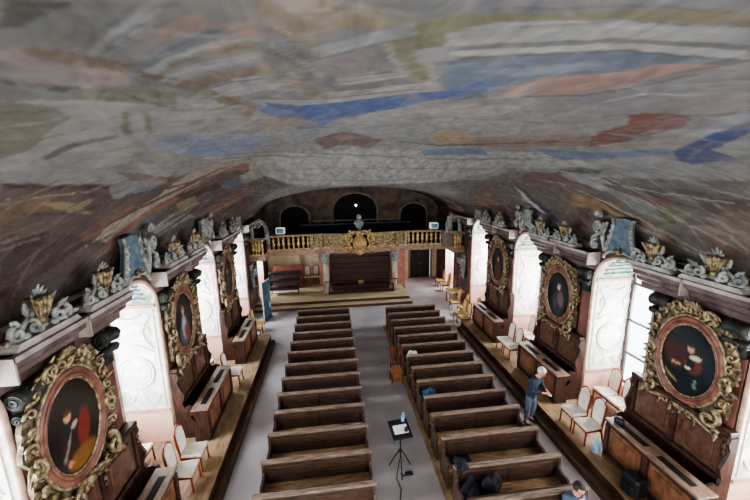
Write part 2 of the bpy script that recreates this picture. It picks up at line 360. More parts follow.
((160,158,152),[2007,463,1924,446,1829,455,1828,452,1875,446,1921,438,2006,460]),
((92,88,76),[2042,516,1966,513,1899,504,1899,500,1962,504,2040,513]),
((96,92,76),[2349,372,2326,406,2244,432,2242,430,2282,417,2319,402,2346,371]),
((150,146,140),[2302,352,2268,378,2201,382,2199,380,2261,374,2299,351]),
((96,88,80),[1771,551,1708,546,1650,535,1600,519,1565,502,1566,499,1602,513,1653,524,1709,538,1771,547]),
((120,112,92),[1753,471,1691,456,1637,438,1638,435,1691,453,1754,468]),
((170,164,148),[1681,340,1631,442,1687,462,1754,478,1753,481,1685,467,1628,448,1680,339]),
((90,86,84),[1832,289,1797,349,1757,428,1756,425,1794,344,1831,288]),
((92,88,80),[1856,315,1815,373,1769,468,1768,466,1812,368,1855,314]),
((150,144,130),[1844,305,1805,368,1761,451,1760,449,1803,364,1844,304]),
((98,96,92),[1646,326,1694,342,1731,356,1771,370,1771,372,1730,359,1693,346,1645,327]),
((98,96,90),[1581,388,1613,399,1613,400,1581,389]),
((104,104,100),[1601,350,1575,346,1554,341,1526,335,1496,329,1465,323,1433,315,1398,313,1363,309,1328,304,1294,299,1261,293,1263,292,1297,298,1332,303,1367,307,1402,310,1438,312,1468,319,1499,326,1528,333,1555,338,1575,344,1601,348]),
((96,98,98),[1581,383,1560,377,1531,371,1500,364,1468,356,1435,347,1403,338,1363,335,1324,331,1285,326,1247,320,1211,314,1213,313,1250,319,1289,324,1328,329,1368,332,1408,334,1439,343,1471,352,1503,360,1533,368,1561,375,1582,381]),
((92,88,68),[1616,316,1590,311,1571,306,1551,300,1527,295,1501,289,1475,282,1445,280,1415,278,1384,275,1353,271,1323,267,1325,266,1356,270,1387,273,1418,276,1449,278,1478,279,1504,286,1529,292,1553,298,1571,304,1591,309,1617,315]),
((96,96,84),[1674,280,1647,279,1622,277,1599,275,1579,273,1565,270,1546,267,1524,264,1501,260,1474,259,1447,257,1419,255,1391,252,1363,249,1364,248,1393,251,1421,254,1450,256,1477,257,1504,258,1526,261,1548,265,1566,268,1580,271,1600,274,1623,276,1648,278,1674,279]),
((168,166,160),[1611,324,1585,320,1567,315,1544,310,1518,304,1491,298,1463,292,1432,290,1400,287,1368,283,1337,279,1306,274,1308,274,1339,278,1371,282,1403,285,1435,287,1466,289,1494,296,1520,302,1546,308,1567,313,1585,318,1611,323]),
((176,160,126),[1809,259,1798,277,1765,290,1732,282,1710,270,1710,270,1732,280,1765,288,1797,275,1809,258]),
((112,94,60),[1830,267,1826,297,1799,330,1769,327,1769,326,1797,325,1823,295,1829,267]),
((176,156,112),[1827,273,1815,306,1785,318,1742,302,1742,300,1785,315,1814,303,1827,273]),
((100,84,56),[1784,261,1781,278,1781,278,1784,260]),
((100,84,56),[1764,262,1763,283,1762,282,1763,262]),
((100,84,56),[1746,263,1747,280,1747,281,1745,263]),
((176,174,164),[2355,953,2307,1133,2185,1252,2032,1322,1872,1361,1715,1378,1572,1392,1427,1391,1258,1370,1088,1324,935,1249,826,1138,786,1000,759,886,765,884,794,995,836,1131,944,1241,1096,1315,1265,1359,1432,1378,1573,1377,1714,1362,1868,1348,2028,1311,2180,1243,2300,1123,2350,947]),
((150,136,116),[2300,1282,2117,1381,1919,1438,1722,1462,1563,1476,1395,1473,1210,1446,1028,1393,864,1309,741,1195,697,1050,681,923,686,921,703,1047,749,1190,871,1304,1035,1385,1216,1437,1399,1462,1565,1464,1721,1449,1916,1428,2114,1374,2298,1278]),
((140,130,112),[2132,1494,1956,1567,1773,1620,1587,1651,1367,1631,1146,1575,939,1488,943,1485,1152,1567,1372,1617,1589,1632,1864,1585,2130,1489]),
((134,130,122),[2158,927,2076,1135,1929,1247,1766,1307,1628,1336,1513,1351,1364,1352,1201,1332,1041,1288,923,1202,858,1082,834,958,814,858,820,855,852,990,906,1156,1054,1274,1211,1318,1371,1337,1517,1335,1629,1320,1764,1291,1926,1233,2070,1120,2153,920]),
((120,124,126),[2349,765,2305,873,2245,1011,2151,1160,1971,1282,1770,1344,1769,1338,1968,1271,2141,1139,2234,993,2298,864,2345,761]),
((170,160,140),[1659,1250,1508,1312,1291,1344,1147,1298,1018,1229,924,1130,887,1002,893,997,957,1160,1110,1268,1298,1330,1510,1302,1659,1244]),
((92,66,54),[2885,607,2803,709,2743,787,2662,876,2557,974,2414,1059,2408,1050,2546,963,2647,866,2730,780,2791,704,2882,606]),
((176,160,136),[2906,643,2848,733,2773,822,2669,921,2552,1022,2391,1100,2209,1204,2206,1198,2376,1076,2537,1007,2656,911,2762,816,2838,729,2904,642]),
((80,66,60),[2646,466,2667,522,2694,594,2639,707,2633,705,2660,643,2681,590,2660,520,2643,466]),
((92,84,80),[2610,696,2597,779,2580,885,2499,1056,2334,1214,2330,1207,2486,1042,2564,873,2606,694]),
((150,132,104),[2500,618,2538,768,2523,891,2517,887,2524,760,2496,616]),
((84,60,52),[2448,618,2471,725,2504,878,2498,875,2466,722,2444,616]),
((170,160,140),[2583,451,2581,515,2570,599,2567,598,2572,512,2581,450]),
((120,110,100),[2869,516,2725,512,2709,558,2758,587,2756,588,2701,556,2719,509,2867,515]),
((66,56,54),[2889,629,2883,707,2858,789,2853,787,2870,704,2885,628]),
((150,150,146),[2939,857,2841,1007,2715,1246,2710,1242,2827,999,2936,855]),
((76,66,62),[2976,906,2897,1073,2706,1357,2701,1351,2880,1064,2971,904]),
((160,140,110),[2989,1242,2747,1414,2477,1495,2473,1489,2734,1398,2985,1238]),
((80,64,58),[2965,1382,2630,1514,2378,1543,2375,1536,2618,1495,2960,1377]),
((78,70,66),[512,1226,300,1183,127,1080,132,1078,315,1172,517,1221]),
((170,156,136),[544,996,377,859,277,776,199,700,136,630,87,569,90,569,142,629,209,698,288,773,390,855,550,993]),
((90,76,66),[501,964,343,851,188,726,142,665,104,611,107,610,200,723,358,846,508,961]),
((164,156,140),[590,897,484,811,403,731,310,668,237,610,186,565,142,524,145,524,246,608,320,666,414,728,493,807,595,894]),
((92,84,74),[588,807,510,746,446,690,393,637,354,574,322,519,326,519,362,572,406,634,458,687,520,743,594,804]),
((160,156,146),[533,790,495,713,464,648,438,591,429,549,422,511,425,511,448,590,473,646,502,712,538,789]),
((84,78,72),[475,692,475,635,475,586,476,543,476,505,480,504,480,542,480,585,480,634,480,691]),
((150,136,116),[341,643,300,570,234,523,237,523,311,568,345,642]),
((96,76,66),[138,701,61,610,44,536,47,536,71,609,143,700]),
((168,146,118),[327,867,204,752,155,688,114,632,118,631,217,749,332,865]),
((130,128,100),[285,731,366,673,333,623,340,622,388,671,291,732]),
((84,92,70),[218,723,275,666,260,616,265,616,290,665,224,723]),
((176,140,118),[1444,498,1418,444,1380,427,1345,409,1322,382,1302,357,1304,356,1327,378,1352,404,1387,421,1424,438,1447,495]),
((104,100,102),[1400,525,1340,510,1283,491,1260,452,1239,418,1228,385,1218,356,1222,355,1235,382,1250,413,1271,446,1295,483,1347,503,1403,521]),
((170,168,160),[1220,497,1201,464,1185,434,1115,402,1118,400,1155,415,1196,429,1224,495]),
((100,112,126),[1181,452,1164,417,1150,386,1136,342,1140,341,1150,360,1162,382,1173,413,1185,449]),
((110,72,64),[899,704,926,575,951,479,955,478,948,520,940,570,905,702]),
((150,104,88),[1010,624,1028,530,1007,467,1011,465,1040,524,1015,622]),
((110,96,88),[1797,1044,1695,966,1577,1181,1577,1173,1697,929,1797,1029]),
((160,150,130),[1550,1016,1305,1209,1123,1152,999,1029,1009,1020,1137,1133,1317,1184,1553,1000]),
((104,98,88),[1509,1180,1255,1190,1154,1112,1094,999,1046,902,1008,817,938,690,944,687,981,743,1025,805,1080,915,1153,1047,1268,1170,1511,1172])]
def in_poly(px, py, poly):
    c = np.zeros(px.shape, bool); n = len(poly); j = n-1
    for i in range(n):
        xi, yi = poly[i]; xj, yj = poly[j]
        if yi != yj:
            m = ((yi > py) != (yj > py)) & (px < (xj-xi)*(py-yi)/(yj-yi)+xi); c ^= m
        j = i
    return c
def build_vault():
    NT = 460; ths = [pi*i/NT for i in range(NT+1)]
    ys = []; y = -4.0
    while y < Y_END: ys.append(y); y += .028 if 1.8 < y < 8 else .05
    ys.append(Y_END)
    nT, nY = len(ths), len(ys)
    co = np.zeros((nY, nT, 3))
    T = np.array(ths)
    for j, yy in enumerate(ys):
        b, n, a = vprof(yy)
        c = np.cos(T); s = np.sin(T)
        co[j,:,0] = CX+a*np.sign(c)*np.abs(c)**(2/n); co[j,:,1] = yy; co[j,:,2] = ZS+b*np.abs(s)**(2/n)
    me = bpy.data.meshes.new('ceiling')
    idx = np.arange(nY*nT).reshape(nY, nT)
    f = np.stack([idx[:-1,:-1], idx[:-1,1:], idx[1:,1:], idx[1:,:-1]], -1).reshape(-1,4)
    me.from_pydata(co.reshape(-1,3).tolist(), [], f.tolist())
    # the painting, in coordinates on the vault (angle, distance along the nave)
    TH = np.broadcast_to(T[None,:], (nY,nT)).copy(); YY = np.broadcast_to(np.array(ys)[:,None], (nY,nT)).copy()
    w = lambda a,b,k: np.sin(a*TH*7+k)*np.cos(b*YY*1.3+k*2)
    ampY = .02+.03*np.clip((YY-4)/8,0,1)
    TH2 = TH+.005*w(5,3,1)+.003*w(13,9,2)+.0015*w(31,17,4); YY2 = YY+ampY*(w(6,2,3)+.6*w(17,5,5))
    rgb = np.zeros((nY,nT,3)); rgb[:] = srgb((116,112,106))
    # distant part of the coving and vault beyond the painted masses: brown figures
    m = (TH < .42) | (TH > pi-.42); rgb[m] = srgb((112,96,84))
    for c, pts in FRESCO:
        poly = [(pts[i]/1000, pts[i+1]/100) for i in range(0, len(pts), 2)]
        tx = [q[0] for q in poly]; ty = [q[1] for q in poly]
        j0 = max(0, int((min(tx)-.03)/pi*NT)); j1 = min(nT, int((max(tx)+.03)/pi*NT)+2)
        i0 = np.searchsorted(ys, min(ty)-.2); i1 = np.searchsorted(ys, max(ty)+.2)+1
        k = in_poly(TH2[i0:i1,j0:j1], YY2[i0:i1,j0:j1], poly)
        sub_ = rgb[i0:i1,j0:j1]; big = (max(ty)-min(ty))*(max(tx)-min(tx)) > .25
        al = 1.0 if big else .74
        sub_[k] = sub_[k]*(1-al)+np.array(srgb(c))*al
    # brushy mottling: broken strokes of warm and cool paint
    rng = np.random.RandomState(3)
    for _ in range(5200):
        t0 = rng.uniform(.05, pi-.05); side = t0 < .62 or t0 > pi-.62
        y0 = rng.uniform(1.5, 18.4)
        L = rng.uniform(.15, .7) if side else rng.uniform(.1,.4)+.03*y0; wd = rng.uniform(.003,.009) if side else rng.uniform(.004,.016)
        sl = (rng.uniform(.02,.14)*(1 if t0 < 1 else -1)) if side else rng.uniform(-.09,.09)
        i0 = np.searchsorted(ys, y0-L); i1 = np.searchsorted(ys, y0+L); j0 = max(0,int((t0-.2)/pi*NT)); j1 = min(nT, int((t0+.2)/pi*NT))
        if i1 <= i0: continue
        sub = (np.abs(TH2[i0:i1,j0:j1]-t0-sl*(YY[i0:i1,j0:j1]-y0)/L) < wd*(1-((YY[i0:i1,j0:j1]-y0)/L)**2))
        pal = [(150,116,84),(92,76,70),(168,156,138),(88,98,108),(132,84,68),(104,108,82)] if side else [(150,148,142),(104,108,108),(142,124,108),(118,128,138),(126,120,96)]
        c = np.array(srgb(pal[rng.randint(len(pal))])); al = rng.uniform(.15,.5) if side else rng.uniform(.1,.32)
        reg = rgb[i0:i1,j0:j1]; reg[sub] = reg[sub]*(1-al)+c*al
    # soften
    for _ in range(1):
        rgb[1:-1,1:-1] = (rgb[1:-1,1:-1]*5+rgb[:-2,1:-1]+rgb[2:,1:-1]+rgb[1:-1,:-2]+rgb[1:-1,2:])/9
    g = rgb.mean(axis=2, keepdims=True); rgb = (g+(rgb-g)*.64)*CEIL_GAIN
    at = me.color_attributes.new('paint', 'FLOAT_COLOR', 'POINT')
    buf = np.ones((nY*nT,4), np.float32); buf[:,:3] = rgb.reshape(-1,3); at.data.foreach_set('color', buf.ravel())
    me.materials.append(fresco_m)
    me.polygons.foreach_set('use_smooth', np.ones(len(me.polygons), bool))
    o = bpy.data.objects.new('ceiling', me); COL.objects.link(o); o['kind'] = 'structure'
CEIL_GAIN = .7
build_vault()

# ------------------------------------------------------------ shell
b = B(); box(b, -6.2, 9.2, -4.2, 24.2, -.2, 0); struct('floor', b, floor_mat())
b = B(); box(b, -6.2, 9.2, -4.3, -4.0, 0, 8.6); struct('wall_rear', b, pier_m)

OPENS = {s: [(-1.85,0.0), (2.6, 4.5 if s < 0 else 4.72)] + [(2.45+4.3*k, 4.3+4.3*k) for k in range(1,4)] + [(20.0,21.5)] for s in (-1,1)}
OPEN = OPENS[1]
SPR, SILL, WD = 4.1, .9, 1.3
def wall(side):
    nm, sx, x0 = ('wall_left', -1, XL) if side < 0 else ('wall_right', 1, XR)
    xo = x0+sx*WD
    bm = B(); mi = []
    X0, X1 = min(x0,xo), max(x0,xo)
    def bx(y0,y1,z0,z1,xa=X0,xb=X1): box(bm, xa, xb, y0, y1, z0, z1)
    prev = -4.0
    for (a, c) in OPENS[side]:
        bx(prev, a, 0, 5.1); prev = c
        # spandrel above the arch
        w = (c-a)/2; ym = (a+c)/2; n = 12; hh = .78 if c < 18 else .3
        arc = [(ym-w*cos(pi*i/n), SPR-(0 if c < 18 else 1.3)+hh*sin(pi*i/n)) for i in range(n+1)]
        top = 5.1 if c < 18 else 5.1
        for i in range(n):
            prism(bm, [arc[i], arc[i+1], (arc[i+1][0], top), (arc[i][0], top)], 'x', X0, X1)
        # sill below the window in the outer half, window back wall
        xs = (xo-sx*.3, xo)
        bx(a, c, 0, SILL, min(xs), max(xs))
    bx(prev, 23.6, 0, 5.1)
    bm.normal_update()
    for f in bm.faces:
        cc = f.calc_center_median()
        inward = abs(f.normal.x) > .9
        f.material_index = 0 if (inward and abs(cc.x-x0) < .02) else 1
    return struct(nm, bm, [pier_m, reveal_m])
wall(-1); wall(1)
# outer light shelf of each embrasure floor (the platform runs into the recess)
wn = 0
glass_m = bpy.data.materials.new('window_glass'); glass_m.use_nodes = True
nt = glass_m.node_tree; nt.nodes.clear()
o_ = nt.nodes.new('ShaderNodeOutputMaterial'); tr = nt.nodes.new('ShaderNodeBsdfTransparent'); em = nt.nodes.new('ShaderNodeEmission'); ad = nt.nodes.new('ShaderNodeMixShader')
tr.inputs[0].default_value = (.95,.97,1,1); em.inputs[0].default_value = (.86,.93,1,1); em.inputs[1].default_value = 2.6; ad.inputs[0].default_value = .5
nt.links.new(tr.outputs[0], ad.inputs[1]); nt.links.new(em.outputs[0], ad.inputs[2]); nt.links.new(ad.outputs[0], o_.inputs[0])
frame_m = mat('window_frame_paint', (96,84,84), (70,60,60), rough=.5)
for side in (-1, 1):
    sx = side; x0 = (XL if side < 0 else XR)+sx*(WD-.12)
    for (a, c) in OPENS[side]:
        wn += 1; ym = (a+c)/2; w = (c-a)/2; spr = SPR if c < 18 else SPR-1.3; hh = .78 if c < 18 else .3
        bm = B()
        for y in (a+.05, c-.05): box(bm, x0-.04, x0+.04, y-.05, y+.05, SILL, spr+.1)
        box(bm, x0-.03, x0+.03, ym-.03, ym+.03, SILL, spr+hh)
        for z in (SILL+.04, SILL+.95, SILL+1.95, spr-.15): box(bm, x0-.03, x0+.03, a, c, z-.035, z+.035)
        tube(bm, [(x0, ym-(w-.04)*cos(pi*i/12), spr+(hh-.04)*sin(pi*i/12)) for i in range(13)], .05, 6)
        wo = struct('window_%d' % wn, bm, frame_m)
        bm = B(); prism(bm, [(a,SILL),(c,SILL),(c,spr)]+[(ym+w*cos(pi*i/12), spr+hh*sin(pi*i/12)) for i in range(1,12)]+[(a,spr)], 'x', x0-.008+sx*.03, x0+.008+sx*.03)
        link('pane', bm, glass_m, wo)
        # light through the window
        ld = bpy.data.lights.new('daylight', 'AREA'); ld.shape = 'RECTANGLE'; ld.size = 1.35; ld.size_y = 3.2
        ld.energy = WIN_POWER*1.25 if c < 6 else WIN_POWER if c < 18 else WIN_POWER*1.9
        ld.color = (1.0,.97,.93) if side > 0 else (.95,.97,1.0)
        lo = bpy.data.objects.new('daylight', ld); COL.objects.link(lo)
        lo.location = (x0+sx*.35, ym, 2.9); lo.rotation_euler = (0, radians(90 if side > 0 else -90), 0)
        d = Vector((-sx, 0, 0)); lo.rotation_euler = d.to_track_quat('-Z','Z').to_euler()

# painted reveals: mouldings and relief on each far jamb (faces the camera side)
tn = 0
for side in (-1,1):
    sx = side; xin = XL if side < 0 else XR
    for (a, c) in OPENS[side][1:5]:
        xm = xin+sx*.68
        y = c-.02
        def P(u, z, d=0): return (xm+u*1.0, c-d, z)
        tn += 1; bm = B()
        tube(bm, [P(.42*cos(t*pi/16), 2.35+.42*sin(t*pi/16), .01) for t in range(32)], .028, 6, closed=True)
        tube(bm, [P(.34*cos(t*pi/16), 2.35+.34*sin(t*pi/16), .005) for t in range(32)], .012, 5, closed=True)
        for k in (-1,1):
            tube(bm, [P(k*(.5-.2*sin(t/14*pi)), 2.95+.85*t/14, .005) for t in range(15)], .022, 6)
            tube(bm, [P(k*(.36+.1*cos(t/10*2*pi)), 3.4+.15*sin(t/10*2*pi), .005) for t in range(10)], .018, 5, closed=True)
            tube(bm, [P(k*.52, 1.35+.02*t/6, .005) if False else P(k*(.1+.4*t/8), 1.7-.25*sin(t/8*pi), .005) for t in range(9)], .02, 5)
            box(bm, xm+k*.58-.012, xm+k*.58+.012, c-.02, c, 1.35, 4.0)
        tube(bm, [P(-.45+.9*t/12, 2.9+.18*sin(t/12*pi), .005) for t in range(13)], .025, 6)
        tube(bm, [P(-.3+.6*t/8, 3.85-.1*sin(t/8*pi), .005) for t in range(9)], .025, 6)
        struct('trim_%d' % tn, bm, mat('grisaille_relief', (214,220,216), (196,202,198), rough=.8))
        tn += 1; bm = B()
        box(bm, xin+sx*.02 if sx > 0 else xin-WD+.1, xin+WD-.1 if sx > 0 else xin-.02, c-.05, c, 4.04, 4.12)
        box(bm, xin+sx*.02 if sx > 0 else xin-WD+.1, xin+WD-.1 if sx > 0 else xin-.02, c-.03, c, 1.22, 1.3)
        struct('trim_%d' % tn, bm, mat('impost_moulding', (196,170,150), (170,140,122), rough=.6))
        # shell painting of the soffit, archivolt round the opening
        tn += 1; bm = B(); ym = (a+c)/2; w = (c-a)/2
        pts = [(xin-sx*.02, ym-(w+.03)*cos(pi*i/16), SPR+.8*sin(pi*i/16)) for i in range(17)]
        pts = [(pts[0][0], pts[0][1], .6)]+pts+[(pts[0][0], pts[-1][1], .6)]
        tube(bm, pts, .045, 8)
        struct('trim_%d' % tn, bm, mat('archivolt', (206,180,160), (168,140,122), rough=.6), smooth=True)
        tn += 1; bm = B()
        for q in range(7):
            ang = radians(12+q*11)
            yy = ym+(w-.03)*cos(ang); zz = SPR+(.78-.03)*sin(ang)
            tube(bm, [(xin+sx*(.2+.12*t), yy, zz+.012*sin(t*2)) for t in range(8)], [.02+.02*((t+q)%2) for t in range(8)], 6)
        struct('trim_%d' % tn, bm, mat('shell_painting', (150,178,176), (110,138,140), rough=.7), smooth=True)

# cornices with consoles over every pier
PIERSS = {s: [(.0+.05,2.5), (4.55 if s < 0 else 4.78, 6.7)] + [(4.35+4.3*k, 6.7+4.3*k) for k in range(1,4)] for s in (-1,1)}
for side in (-1,1):
    sx = -side; xin = XL if side < 0 else XR       # sx: towards the nave
    for k, (a, c) in enumerate(PIERSS[side]):
        tn += 1; bm = B()
        prof = [(0,4.38),(.06,4.38),(.08,4.5),(.2,4.58),(.22,4.66),(.34,4.74),(.36,4.88),(.0,4.88)]
        for (ya, yb) in ((a-.1, (a+c)/2+.13), ((a+c)/2+.2, c+.4)):
            prism(bm, [(xin+sx*u, z) for u,z in prof], 'y', ya, yb)
        prism(bm, [(xin+sx*u*.8, z) for u,z in prof], 'y', a, c+.3)
        struct('trim_%d' % tn, bm, cornice_m)
        tn += 1; bm = B()
        for (ya, yb) in ((a-.1, (a+c)/2+.13), ((a+c)/2+.2, c+.4)):
            x1 = xin+sx*.38; x2 = xin+sx*.3
            box(bm, min(x1,x2), max(x1,x2), ya-.02, yb+.02, 4.84, 4.91)
            box(bm, min(xin,x1), max(xin,x1), ya-.03, ya-.0, 4.56, 4.91)
        struct('trim_%d' % tn, bm, cornice_l)
        tn += 1; bm = B()     # volute consoles below the cornice, pilaster strips
        for y in (a+.2, c-.2):
            for (z, r) in ((4.24,.13),(3.98,.075)):
                M = Matrix.Translation((xin+sx*.14, y, z)) @ Matrix.Rotation(pi/2, 4, 'X')
                lathe(bm, [(r*.9,-.2),(r*1.1,-.16),(r,-.1),(r*.8,0),(r,.1),(r*1.1,.16),(r*.9,.2)], 18, M=M)
                for e in (-1,1): tube(bm, [(xin+sx*.14+q[1], y+e*.2, z+q[2]) for q in spiral((0,0), r, .01, 0, 1.8, 20)], .016, 5)
            for zz in (4.0,): box(bm, min(xin,xin+sx*.1), max(xin,xin+sx*.1), y-.14, y+.14, 3.7, 4.38)
        struct('trim_%d' % tn, bm, green_stone, smooth=True)
        tn += 1; bm = B()
        for y in (a+.2, c-.2):
            box(bm, min(xin,xin+sx*.06), max(xin,xin+sx*.06), y-.17, y+.17, DZ, 3.72, bev=.01)
        struct('trim_%d' % tn, bm, mat('maroon_pilaster', (128,88,78), (84,52,46), scale=2, rough=.45))

# side platforms
for side in (-1,1):
    n = 'left' if side < 0 else 'right'
    xa, xb = (XL-WD+.3, -2.86) if side < 0 else (5.86, XR+WD-.3)
    bm = B(); box(bm, xa, xb, -2, 14.8, 0.0, DZ-.03)
    o = struct('floor_platform_'+n, bm, riser_wood)
    bm = B(); box(bm, xa, xb, -2, 14.82, DZ-.03, DZ)
    link('boards', bm, dais_wood, o)
    bm = B()
    if side > 0: box(bm, 5.62, 5.86, 2, 14.6, 0, .17)
    else: box(bm, -2.86, -2.66, 2, 14.6, 0, .15)
    link('step', bm, riser_wood, o)
# ------------------------------------------------------------ nave benches
def make_bench():
    t = thing('bench', '', 'bench')
    L = 2.38
    bm = B(); box(bm, .05, L-.05, -.02, .03, .0, .95)
    for i in range(2):      # two raised panels between stiles
        x0 = .12+i*(L-.2)/2; x1 = x0+(L-.2)/2-.08
        box(bm, x0, x1, -.035, -.015, .5, .86, bev=.012)
    link('backrest', bm, bench_wood, t)
    bm = B(); box(bm, -.02, L+.02, -.05, .06, .94, 1.0, bev=.012); link('top_rail', bm, bench_rail, t)
    bm = B(); box(bm, .05, L-.05, -.42, -.02, .42, .46, bev=.008); box(bm, .05, L-.05, -.30, -.27, .0, .42); link('seat', bm, seat_wood, t)
    prof = [(-.44,0),(.07,0),(.07,.3),(.05,.6),(.075,.97),(-.03,.97),(-.06,.86),(-.07,.75),(-.12,.68),(-.2,.66),(-.3,.68),(-.37,.66),(-.41,.6),(-.4,.54),(-.36,.5),(-.4,.42),(-.42,.25)]
    for x in (0, L-.05):
        bm = B(); prism(bm, prof, 'x', x, x+.05); link('end_panel', bm, bench_wood, t)
    bm = B(); box(bm, .05, L-.05, .06, .3, .74, .77, M=None); box(bm, .1, L-.1, .1, .13, .1, .14); link('book_ledge', bm, bench_wood, t)
    return t
bench = make_bench(); used = [False]
LY = [15.66, 14.86, 14.06, 13.26, 12.45, 11.64, 10.82, 10.0, 9.2, 8.42, 7.58, 6.74, 5.89]
RY = [15.4, 14.64, 13.88, 13.1, 12.34, 11.56, 10.78, 10.02, 9.25, 8.47, 7.72, 6.89, 6.03, 5.2]
ordn = ['frontmost','second','third','fourth','fifth','sixth','seventh','eighth','ninth','tenth','eleventh','twelfth','thirteenth','fourteenth']
notes_l = {9: ' with blue folder on it'}
notes_r = {5: ' with white jacket on it', 8: ' with blue bag on it', 11: ' with laptop bag on it', 12: ' with coats on it'}
for i, y in enumerate(LY):
    lab = ('%s bench from the stage in the left block' % ordn[i]) + notes_l.get(i, '')
    if i == 12: lab = 'bench in the left block nearest the viewer, cut by the frame'
    place(bench, used, (-1.72, y, .03), 0, 'dark '+lab, 'benches of the left block')
for i, y in enumerate(RY):
    lab = ('%s bench from the stage in the right block' % ordn[i]) + notes_r.get(i, '')
    if i == 13: lab = 'bench in the right block nearest the viewer, cut by the frame'
    place(bench, used, (2.36, y, .03), 0, 'dark '+lab, 'benches of the right block')
bm = B(); box(bm, -1.78, .72, 4.6, 15.8, 0, .03, bev=.005); struct('floor_boards_left', bm, riser_wood)
bm = B(); box(bm, 2.24, 4.8, 4.4, 15.6, 0, .03, bev=.005); struct('floor_boards_right', bm, dais_wood)

# ------------------------------------------------------------ choir stalls (back against the pier) and their desks
def make_stall():
    t = thing('choir_stall', '', 'choir stall')
    bm = B(); box(bm, 0, .1, -1.02, 1.02, 0, 1.9); box(bm, .1, .16, -1.05, 1.05, .88, .98, bev=.01)
    box(bm, 0, .2, -1.08, 1.08, 1.88, 1.98, bev=.02); link('backboard', bm, stall_wood, t)
    for y in (-.5, .5):
        bm = B(); box(bm, .1, .125, y-.43, y+.43, 1.03, 1.83, bev=.01); box(bm, .12, .15, y-.32, y+.32, 1.14, 1.72, bev=.02)
        link('back_panel', bm, stall_panel, t)
    for y in (-1.0, 0, 1.0):
        bm = B(); box(bm, .1, .17, y-.06, y+.06, 1.0, 1.86, bev=.01)
        lathe(bm, [(.03,0),(.045,.05),(.02,.09),(.05,.16),(.02,.22),(.03,.26)], 10, c=(.18,y,1.5)); link('pilaster', bm, stall_wood, t, smooth=False)
    bm = B(); box(bm, .1, .52, -.98, .98, .42, .47, bev=.01); box(bm, .46, .5, -.98, .98, 0, .42); link('seat', bm, stall_wood, t)
    prof = [(0,0),(.5,0),(.5,.45),(.42,.5),(.36,.62),(.44,.7),(.5,.8),(.46,.9),(.34,.93),(.24,.88),(.2,1.0),(.24,1.1),(.28,1.25),(.2,1.4),(.14,1.6),(.2,1.75),(.16,1.88),(0,1.88)]
    for y in (-1.09, 1.03):
        bm = B(); prism(bm, prof, 'y', y, y+.06); 
        link('side_panel', bm, stall_wood, t)
    return t
def make_desk():
    t = thing('stall_desk', '', 'desk')
    H = .92
    bm = B(); box(bm, -.06, 0, -1.05, 1.05, 0, H-.03)
    box(bm, 0, .035, -1.07, 1.07, 0, .1, bev=.01); box(bm, 0, .03, -1.07, 1.07, H-.1, H-.03, bev=.008)
    link('front_board', bm, stall_wood, t)
    for y in (-.52, .52):
        bm = B(); box(bm, 0, .02, y-.42, y+.42, .15, H-.14, bev=.008); box(bm, .015, .04, y-.32, y+.32, .23, H-.22, bev=.018); link('front_panel', bm, desk_panel, t)
    for y in (-1.02, 0, 1.02):
        bm = B(); box(bm, 0, .05, y-.055, y+.055, .1, H-.1, bev=.01); link('pilaster', bm, stall_wood, t)
    bm = B(); box(bm, -.36, .06, -1.1, 1.1, H-.03, H+.015, bev=.01); dt = link('top_board', bm, desk_top, t)
    for y in (-.5, .5):
        bm = B(); box(bm, -.2, -.06, y-.36, y+.36, H+.01, H+.022); link('inlay_slot', bm, dark_void, dt)
    for y in (-1.07, 1.01):
        bm = B(); prism(bm, [(-.34,0),(0,0),(0,H-.03),(-.34,H-.03),(-.34,H-.12),(-.26,H-.3),(-.3,H-.5),(-.34,.3)], 'y', y, y+.06); link('side_panel', bm, stall_wood, t)
    return t
stall = make_stall(); us = [False]; desk = make_desk(); ud = [False]
near = ['nearest the viewer', 'second from the viewer', 'third from the viewer', 'fourth from the viewer']
for side, nm in ((-1,'left'),(1,'right')):
    rz = 0 if side < 0 else pi; x = XL if side < 0 else XR
    for k, yc in enumerate((5.65 if side < 0 else 5.76, 9.7, 13.75)):
        place(stall, us, (x+(.07 if side < 0 else -.07), yc, DZ), rz, 'dark panelled choir stall on the %s wall, %s' % (nm, near[k]), 'choir stalls against the piers')
        yd = (5.55, 9.55, 13.5)[k] if side > 0 else (5.5, 9.5, 13.4)[k]
        place(desk, ud, (-3.4 if side < 0 else 6.36, yd, DZ), rz, 'long panelled desk before the %s stalls, %s' % (nm, near[k]), 'desks in front of the choir stalls')

# ------------------------------------------------------------ oval portraits
def paint_canvas(w, h, fig, bg=(34,38,40)):
    # oval canvas facing +x, painted figure given as ellipses (y, z, ry, rz, angle, colour)
    bm = B(); n, rings = 48, 26; vv = []
    c0 = bm.verts.new((0,0,0)); prev = None
    for r in range(1, rings+1):
        ring = [bm.verts.new((0, w*r/rings*cos(2*pi*k/n), h*r/rings*sin(2*pi*k/n))) for k in range(n)]
        for k in range(n):
            if prev: bm.faces.new((prev[k], ring[k], ring[(k+1)%n], prev[(k+1)%n]))
            else: bm.faces.new((c0, ring[k], ring[(k+1)%n]))
        prev = ring
    me = bpy.data.meshes.new('canvas'); bm.to_mesh(me); bm.free()
    at = me.color_attributes.new('paint','FLOAT_COLOR','POINT')
    for i, v in enumerate(me.vertices):
        y, z = v.co.y, v.co.z
        c = Vector(srgb(bg))*(1+.5*sin(z*5+y*3))
        for (a, b_, ra, rb, an, col) in fig:
            dy, dz = y-a, z-b_
            u = (dy*cos(an)+dz*sin(an))/ra; q = (-dy*sin(an)+dz*cos(an))/rb
            d = u*u+q*q
            if d < 1: c = c.lerp(Vector(srgb(col)), min(1,(1-d)*2)*.9)
        at.data[i].color = (*c, 1)
    me.materials.append(canvas_m)
    return me
